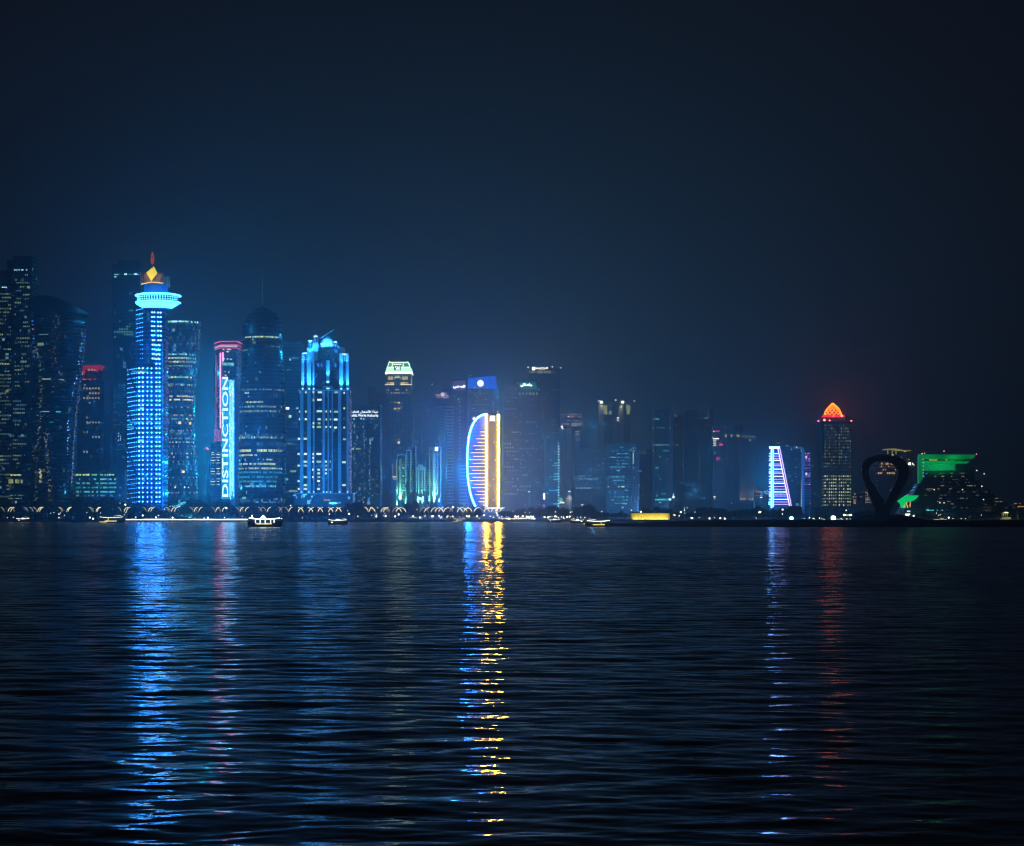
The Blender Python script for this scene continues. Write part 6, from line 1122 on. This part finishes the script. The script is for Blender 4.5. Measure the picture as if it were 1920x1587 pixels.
# tall mast floodlights
for x, y, lb in ((992, 922.6, 'tall mast lamp with downward glow before the teal sign tower'), (1340, 932, 'tall mast lamp with warm glow left of the gold footed block'), (1427, 933, 'tall mast lamp between the gold footed block and the neon ladder'), (1067.6, 921.6, 'tall mast lamp shining down the pale piers of the brown crowned tower')):
    d = 2250; o = empty('mast_lamp', at(x, d), lb, 'street lamp'); z = wz(y, d) - GZ
    MB().tube([(0, 0, 0), (0, 0, z)], [.28, .14], 6).build('mast', P((.12, .12, .11), .5), o)
    MB().lathe(0, 0, [(1.4, z - .3), (1.5, z + .1), (.6, z + .5)], 10).build('lamp_ring', E((1, .93, .7), 1.8), o)
    l = bpy.data.lights.new('floodlight', 'SPOT'); l.energy = 3500 * FL; l.color = (1, .9, .65); l.spot_size = R(120); lo = bpy.data.objects.new('floodlight', l); col.objects.link(lo); lo.parent = o; lo.location = (0, -1.2, z - .6)

# continuous light line under the promenade rail, with railing
pr = empty('promenade_light_line', (wx(350, SH), SH, GZ), 'long white strip of light running along the promenade edge on the left', 'light strip')
rnd = random.Random(77)
segs = [(236, 244, 1.0), (245, 256.6, 1.2), (258, 262.4, .7), (262.8, 268, .9), (269, 330, 1.25), (331, 334.6, .8), (335, 346.6, 1.0), (347.4, 348.4, 1), (349.4, 360, .95), (361.4, 402, 1.2), (402.6, 424, 1.0), (424.4, 464, 1.3)]
for x0, x1, hh in segs: MB().box(wx(x0, SH) - pr.location.x, wx(x1, SH) - pr.location.x, -.45, -.2, -.2, -.2 + .8 * hh).build('light_segment', E((1, .97, .88), 2.6, True), pr)
MB().box(wx(100, SH) - pr.location.x, wx(470, SH) - pr.location.x, -.17, -.1, .62, .72).build('rail', P((.4, .4, .4), .5), pr)
pl = empty('quay_light_line', (wx(980, SH), SH, GZ), 'uneven line of small white lights along the low quay right of the neon sail', 'light strip')
for i in range(46):
    x = 935 + i * 1.52 + rnd.uniform(-.4, .4); s_ = rnd.uniform(.4, 1.0)
    MB().box(wx(x, SH) - pl.location.x - s_ * .5, wx(x, SH) - pl.location.x + s_ * .5, -.5, -.2, .8 + rnd.uniform(-.5, .6), 1.1 + rnd.uniform(0, .8)).build('light_segment', E((1, .95, .75), rnd.choice([.8, 1.6, 3.0])), pl)

# ---------------------------------------------------------------- trees
LEAF = [P((.035, .055, .03), .85, noise=.5, sc_=.8), P((.03, .045, .03), .85, noise=.5, sc_=.8)]
BARK = P((.10, .08, .06), .9)
def tree_proto(kind, seed):
    r = random.Random(seed); label = ''
    if kind == 'palm':
        o = empty('palm_tree', (0, 0, 0), '', 'palm tree'); tr = MB().tube([(0, 0, 0), (.15, 0, 4), (.1, .1, 8.6)], [.42, .30, .26], 7); tr.build('trunk', BARK, o)
        mb = MB()
        for i in range(26):
            a = r.uniform(0, 6.28); up = r.uniform(-.2, 1.1); L_ = r.uniform(2.6, 3.8); prev = None; w0 = .42
            for q in range(6):
                t = q / 5; rad_ = L_ * t; z = 8.6 + up * 2.0 * t - 2.8 * t * t; c = (rad_ * math.cos(a), rad_ * math.sin(a)); wv = w0 * (1 - t * .75) * 1.2; n = (-math.sin(a) * wv, math.cos(a) * wv)
                cur = [(c[0] + n[0], c[1] + n[1], z - .25), (c[0], c[1], z), (c[0] - n[0], c[1] - n[1], z - .25)]
                if prev: mb.add(prev + cur, [(0, 1, 4, 3), (1, 2, 5, 4)])
                prev = cur
        mb.build('crown', LEAF[0], o); return o
    o = empty('broadleaf_tree', (0, 0, 0), '', 'tree'); tr = MB().tube([(0, 0, 0), (.1, 0, 2.2), (.2, .1, 5.2)], [.5, .36, .22], 7)
    for i in range(5): a = i * 1.3 + r.random(); tr.tube([(.12, 0, 2.4 + .4 * i), (1.4 * math.cos(a), 1.4 * math.sin(a), 4.6 + .3 * i), (2.6 * math.cos(a), 2.6 * math.sin(a), 6 + .5 * i)], [.22, .14, .07], 5)
    tr.build('trunk', BARK, o); mb = MB(); cl = []
    for i in range(13): a = r.uniform(0, 6.28); q = r.uniform(.3, 3.9); cl.append((q * math.cos(a), q * math.sin(a), r.uniform(3.6, 9.6) - q * .35, r.uniform(1.2, 2.3)))
    for i in range(1500):
        cx_, cy__, cz, cr_ = r.choice(cl); v = Vector((r.gauss(0, 1), r.gauss(0, 1), r.gauss(0, .8))); v.normalize(); v *= cr_ * r.uniform(.55, 1.08); p = Vector((cx_, cy__, cz)) + v
        if p.z < 1.2: continue
        s_ = r.uniform(.22, .42); a = Vector((r.gauss(0, 1), r.gauss(0, 1), r.gauss(0, 1))).normalized(); b_ = a.cross(Vector((r.gauss(0, 1), r.gauss(0, 1), r.gauss(0, 1)))).normalized()
        mb.add([p - a * s_, p + b_ * s_ * .6, p + a * s_, p - b_ * s_ * .6], [(0, 1, 2, 3)])
    mb.build('crown', LEAF[seed % 2], o); return o
TP = {}
def plant(x, ytop, kind, d, wide=1.0, label=None):
    key = (kind, int(x * 7) % 3); h = wz(ytop, d) - GZ; base_h = 10.4 if kind == 'tree' else 10.2
    new = key not in TP
    if new: TP[key] = tree_proto(kind, 40 + key[1] + (10 if kind == 'palm' else 0)); o = TP[key]; o.location = at(x, d)
    else: o = drop_copy(TP[key], at(x, d), '', (x * 1.7) % 6.28)
    s_ = h / base_h; o.scale = (s_ * wide, s_ * wide, s_); o['group'] = 'dark shoreline trees' if kind == 'tree' else 'dark shoreline palms'; o['label'] = label; return o
rnd = random.Random(8); TREES = []
def belt(x0, x1, step, tops, kind, d0, wide):
    x = x0
    while x < x1:
        t = (x - x0) / (x1 - x0) * (len(tops) - 1); i = min(len(tops) - 2, int(t)); top = tops[i] + (tops[i + 1] - tops[i]) * (t - i)
        TREES.append([x, top + rnd.uniform(-2, 3.5), kind, d0 + rnd.uniform(0, 34), wide * rnd.uniform(.8, 1.2)]); x += step * rnd.uniform(.75, 1.3)
belt(-14, 50, 9, [946, 943, 944, 948], 'tree', 1925, 1.0); belt(52, 130, 10, [948, 940, 938, 941], 'tree', 1925, 1.0)
belt(134, 232, 8, [935, 932, 934, 932, 938], 'tree', 1925, .9); belt(134, 240, 14, [934, 936], 'palm', 1918, .9)
belt(238, 350, 9, [950, 948, 950, 950], 'tree', 1928, 1.1); belt(352, 440, 8, [936, 934, 936, 937], 'tree', 1928, .9); belt(442, 555, 9, [952, 950, 949, 946], 'tree', 1928, 1.0)
belt(548, 660, 9, [944, 946, 948, 946], 'palm', 1930, 1.0); belt(552, 656, 11, [950, 951], 'tree', 1932, 1.2)
belt(654, 690, 7, [944, 941, 945, 952], 'tree', 1922, 1.0); belt(690, 762, 8, [949, 947, 952, 951], 'tree', 1922, 1.0); belt(763, 781, 6, [941, 939, 941], 'tree', 1915, .8)
belt(784, 876, 8, [953, 948, 947, 951, 949, 950], 'tree', 1925, 1.1); belt(876, 900, 7, [952, 951], 'tree', 1922, 1.1); belt(944, 1012, 8, [952, 955, 950, 956], 'tree', 1925, 1.1)
belt(1012, 1062, 8, [953, 948, 953, 949], 'tree', 1925, 1.1); belt(1062, 1136, 8, [955, 952, 946, 952, 957], 'tree', 1925, 1.2)
belt(1140, 1200, 9, [958, 960, 958], 'tree', 1960, 1.1); belt(1196, 1262, 9, [954, 951, 949, 948], 'tree', 1975, 1.2); belt(1262, 1338, 9, [955, 958, 953, 951], 'tree', 1930, 1.2)
belt(1300, 1440, 9, [958, 950, 949, 953, 956, 950, 957], 'tree', 1940, 1.3); belt(1440, 1506, 9, [955, 953, 951, 950, 962], 'tree', 1925, 1.6); belt(1506, 1610, 12, [966, 968, 966], 'tree', 1930, 1.2)
belt(1604, 1648, 8, [960, 952, 951, 958], 'tree', 1925, 1.4); belt(1712, 1762, 10, [966, 962, 961, 968], 'tree', 1910, 1.4); belt(1830, 1880, 9, [968, 964, 968], 'tree', 1912, 1.3); belt(1896, 1935, 10, [970, 966], 'tree', 1945, 1.2)
nears = {}
ORD = ['first', 'second', 'third', 'fourth', 'fifth', 'sixth', 'seventh', 'eighth', 'ninth', 'tenth', 'eleventh', 'twelfth', 'thirteenth', 'fourteenth', 'fifteenth', 'sixteenth', 'seventeenth', 'eighteenth', 'nineteenth', 'twentieth', 'twenty-first', 'twenty-second', 'twenty-third', 'twenty-fourth', 'twenty-fifth']
for T in sorted(TREES):
    nw = (T[2], dir_words(T[0])); nears[nw] = nears.get(nw, -1) + 1
    plant(T[0], T[1], T[2], T[3], T[4], f"dark {'bushy tree' if T[2] == 'tree' else 'palm'}, {ORD[min(24, nears[nw])]} from the left on the shore before {nw[1]}")

# ---------------------------------------------------------------- boats
WOOD = P((.06, .045, .035), .6); WH = P((.35, .35, .35), .5)
def hull(mb, Lh, bw, h, bow=1.6, stern=.6, n=18):
    """boat hull, bow towards +x, sheer rising to the ends"""
    rings = []
    for i in range(n + 1):
        t = i / n; x = -Lh / 2 + Lh * t; w_ = bw / 2 * (math.sin(min(1, (1 - t) * 1.7 + .02) * math.pi / 2)) * (.78 + .22 * min(1, t * 4)); sh = h + bow * max(0, (t - .55) / .45) ** 2 + stern * max(0, (.3 - t) / .3) ** 1.5
        o_ = .75 * bow * max(0, (t - .8) / .2)
        rings.append([(x + o_ * .9, -w_, sh), (x + o_ * .5, -w_ * .85, sh * .45), (x, -w_ * .3, -.35), (x, w_ * .3, -.35), (x + o_ * .5, w_ * .85, sh * .45), (x + o_ * .9, w_, sh)])
    return mb.loft(rings, closed=True)
LB = E((1, .93, .70), 3.4, True); LY = E((1, .78, .22), 1.6, True); LBW = E((.92, 1, .88), 4.0, True)
def dhow(px, py, Lpx, label, style=0, flip=1, roofc=LB, name='dhow'):
    d = CH * F / (py - HY); k = d / F; Lh = Lpx * k; o = empty(name, (wx(px, d), d, 0), label, 'boat'); o.rotation_euler = (0, 0, 0 if flip > 0 else math.pi)
    hh = Lh * .12; bw = Lh * .26
    hull(MB(), Lh, bw, hh, Lh * .085, Lh * .04).build('hull', WOOD, o); ry = hh + Lh * .115
    MB().box(-Lh * .36, Lh * .30, -bw * .40, bw * .40, ry, ry + Lh * .012).build('canopy_roof', P((.3, .28, .22), .7), o)
    for i in range(8):
        for s_ in (-1, 1): MB().tube([(-Lh * .35 + Lh * .092 * i, s_ * bw * .38, hh * .8), (-Lh * .35 + Lh * .092 * i, s_ * bw * .38, ry)], Lh * .004, 5).build('canopy_post', WOOD, o)
    for s_ in (-1, 1):
        pts = [(-Lh * .46 + Lh * .92 * t, s_ * bw * (.42 - .3 * max(0, t - .8) * 5 * .8), ry + Lh * (.035 * (2 * t - 1) ** 2 - .005)) for t in [i / 16 for i in range(17)]]
        MB().tube(pts, Lh * (.011 if style == 0 else .008), 5).build('roof_light_string', roofc, o)
        if style in (0, 1):
            for i in range(14): x = -Lh * .24 + Lh * .46 * i / 13; MB().box(x - Lh * .010, x + Lh * .010, s_ * (bw * .5 + .05) - .04, s_ * (bw * .5 + .05) + .04, hh * .62, hh * .95).build('lit_window', LY, o)
    MB().box(-Lh * .44, -Lh * .34, -bw * .3, bw * .3, hh, ry + Lh * .03).build('stern_cabin', WOOD, o)
    if style == 0:
        MB().lathe(-Lh * .38, 0, [(Lh * .055, ry + Lh * .02), (Lh * .04, ry + Lh * .05), (Lh * .018, ry + Lh * .06), (Lh * .016, ry + Lh * .10), (Lh * .004, ry + Lh * .13)], 10).build('lit_turret', E((1, .95, .72), 2.6, True), o)
        MB().lathe(-Lh * .04, 0, [(Lh * .10, ry + Lh * .02), (Lh * .07, ry + Lh * .06), (Lh * .004, ry + Lh * .12)], 12).build('lit_cupola', E((.95, 1, .78), 2.6, True), o)
        for x in (-.26, -.12, .03, .2, .3): MB().box(Lh * x - Lh * .008, Lh * x + Lh * .008, -bw * .41, -bw * .39, hh * 1.02, ry).build('lit_post', roofc, o)
        MB().tube([(Lh * .44, 0, hh + Lh * .09), (Lh * .60, 0, hh + Lh * .13)], Lh * .006, 5).build('bowsprit', WOOD, o); MB().ball(Lh * .52, 0, hh + Lh * .13, Lh * .012).build('bow_light', LB, o)
    if style == 1:
        MB().tube([(-Lh * .47, -bw * .3, hh * .5), (-Lh * .2, -bw * .5, hh * .42), (-Lh * .12, -bw * .52, hh * .8), (-Lh * .1, -bw * .5, ry)], Lh * .012, 5).build('hull_light_string', LY, o); MB().tube([(Lh * .1, 0, ry + Lh * .06), (Lh * .4, 0, ry + Lh * .09)], Lh * .007, 5).build('mast_light_string', E((1, .9, .6), 1.4), o)
    if style == 2:
        MB().ball(-Lh * .3, 0, hh * .9, Lh * .07, 10, 6, .7).build('stern_lantern', LBW, o); MB().ball(0, 0, ry + Lh * .02, Lh * .1, 12, 6, .45).build('lit_cupola', LBW, o); MB().tube([(Lh * .1, 0, ry), (Lh * .42, 0, ry + Lh * .12)], Lh * .006, 5).build('boom_light_string', LY, o)
    MB().tube([(Lh * .22, 0, hh), (Lh * .22, 0, ry + Lh * .18)], Lh * .006, 5).build('mast', WOOD, o); return o
dhow(43, 979.2, 26, 'small dhow with glowing white stern left of the twisted tower trees', 2)
dhow(209, 981.6, 46, 'dhow outlined with yellow light strings moving before the low office block', 1, roofc=E((1, .88, .5), 2.2, True))
dhow(496, 988.2, 62, 'large brightly lit dhow with cupola and rows of yellow windows before the domed tower', 0, roofc=LBW)
dhow(633, 984.4, 36, 'small dhow covered in glaring white lights before the blue floodlit tower', 2)
dhow(861, 979.2, 24, 'small dhow with yellow light strings left of the neon sail reflection', 1, roofc=E((1, .9, .55), 1.8, True))
dhow(919, 981.6, 15, 'small dark unlit boat silhouetted at the head of the golden reflection', 3, roofc=P((.2, .2, .2)), name='small_boat')
dhow(1039, 980.6, 24, 'dhow with pale string lights moored before the white dotted tower', 2, roofc=E((1, .95, .7), 2.2, True))
dhow(1083, 982.0, 26, 'dhow with bright stern lights moored left of the largest lit dhow group', 2, flip=-1)
dhow(1122, 988.4, 46, 'broad dhow with blazing white canopy lights at the end of the breakwater', 1, flip=-1, roofc=LBW)
dhow(1100, 984, 20, 'dark boat with two small yellow windows between the bright moored dhows', 1, roofc=P((.1, .1, .1)))

# ---------------------------------------------------------------- loop monument on the mound
mo = empty('loop_monument', (wx(1660.6, 1052), 1052, 3.0), 'dark teardrop shaped loop monument on the rocky mound', 'monument')
km = 1052 / F; Xm = lambda x: wx(x, 1052) - mo.location.x; Zm = lambda y: wz(y, 1052) - 3.0
outer = [(1641, 958), (1637, 944), (1628, 920), (1619.4, 900), (1615.6, 888), (1616.4, 875), (1622, 864), (1632, 857), (1645, 853.4), (1660, 853), (1675, 854.4), (1688, 858), (1697.6, 865), (1703.6, 874), (1705.4, 886), (1703, 897), (1695, 911), (1683, 932), (1673, 950), (1668, 958)]
inner = [(1659.6, 943.6), (1658, 941), (1646, 921), (1634.4, 903), (1629.6, 892), (1629, 880), (1634, 871), (1644, 865.6), (1655, 864.6), (1662, 864.8), (1670, 867), (1679, 872), (1684, 880), (1684.6, 889), (1682, 900), (1675, 916), (1665, 934), (1661, 942), (1660.4, 943.4), (1660, 944)]
no = len(outer)
def mring(f, sx): return [(Xm(x), f, Zm(y)) for x, y in sx]
mbm = MB(); vs = mring(0, outer) + mring(4.4, outer) + mring(0.4, inner) + mring(4.0, inner); fs = []
for i in range(no):
    j = (i + 1) % no
    fs += [(i, j, no + j, no + i)]
    if i < no - 1: fs += [(i, 2 * no + i, 2 * no + j, j), (no + i, no + j, 3 * no + j, 3 * no + i), (2 * no + i, 3 * no + i, 3 * no + j, 2 * no + j)]
fs += [(0, no - 1, 3 * no - 1, 2 * no), (no, 3 * no, 4 * no - 1, 2 * no - 1), (2 * no, 3 * no - 1, 4 * no - 1, 3 * no)]
mbm.add(vs, fs).build('loop', P((.32, .35, .38), .6), mo)
MB().loft([[(Xm(1638) + 0, -2, -1), (Xm(1672), -2, -1), (Xm(1672), 7, -1), (Xm(1638), 7, -1)], [(Xm(1641), 0, Zm(957.6)), (Xm(1668), 0, Zm(957.6)), (Xm(1668), 4.4, Zm(957.6)), (Xm(1641), 4.4, Zm(957.6))]]).build('plinth', P((.08, .08, .08), .8), mo)
# shrubs on the mound and a few rocks by the water are one ragged ground cover
rr = random.Random(4); mb = MB()
for i in range(2600):
    px = rr.uniform(1400, 1930); d = rr.uniform(1010, 1070); z = 3.0 + 2.9 * math.exp(-((px - 1662) / 34) ** 4) + rr.uniform(-.1, .5)
    p = Vector((wx(px, d), d, z)); s_ = rr.uniform(.15, .5); a = Vector((rr.gauss(0, 1), rr.gauss(0, 1), rr.gauss(0, 1))).normalized(); q = a.cross(Vector((0, 0, 1))).normalized(); mb.add([p - a * s_, p + q * s_ * .5, p + a * s_], [(0, 1, 2)])
tag(mb.build('ground_cover', LEAF[0]), kind='stuff')
# ---------------------------------------------------------------- humid night air over the bay
m, t, N, L, o = newmat('haze'); v = N('ShaderNodeVolumePrincipled')
v.inputs['Color'].default_value = (.46, .80, 1, 1); v.inputs['Density'].default_value = HAZE; v.inputs['Anisotropy'].default_value = .87
L(v.outputs[0], o.inputs['Volume'])
tag(MB().box(-XW - 100, XW + 100, -300, YF + 100, -1.5, 365).build('haze', m), kind='stuff')
# unseen point lights added to make the air glow and wash nearby walls
for px, y, d, c, pw in ADDED_GLOW:
    l = bpy.data.lights.new('added_glow_light', 'POINT'); l.color = c; l.energy = pw * 1e5 * GP; l.shadow_soft_size = 0
    o = bpy.data.objects.new('added_glow_light', l); col.objects.link(o); o.location = (wx(px, d), d, wz(y, d)); o['kind'] = 'structure'
for px, y, d, c, pw in BACK:  # added spots without fittings, washing the facades from the front
    l = bpy.data.lights.new('added_inland_light', 'SPOT'); l.color = c; l.energy = pw * 1e5 * GP; l.spot_size = R(165); l.spot_blend = .5; l.shadow_soft_size = 1
    o = bpy.data.objects.new('added_inland_light', l); col.objects.link(o); o.location = (wx(px, d), d - 20, wz(y, d)); o.rotation_euler = Vector((0, 1, .45)).to_track_quat('-Z', 'Y').to_euler(); o['kind'] = 'structure'
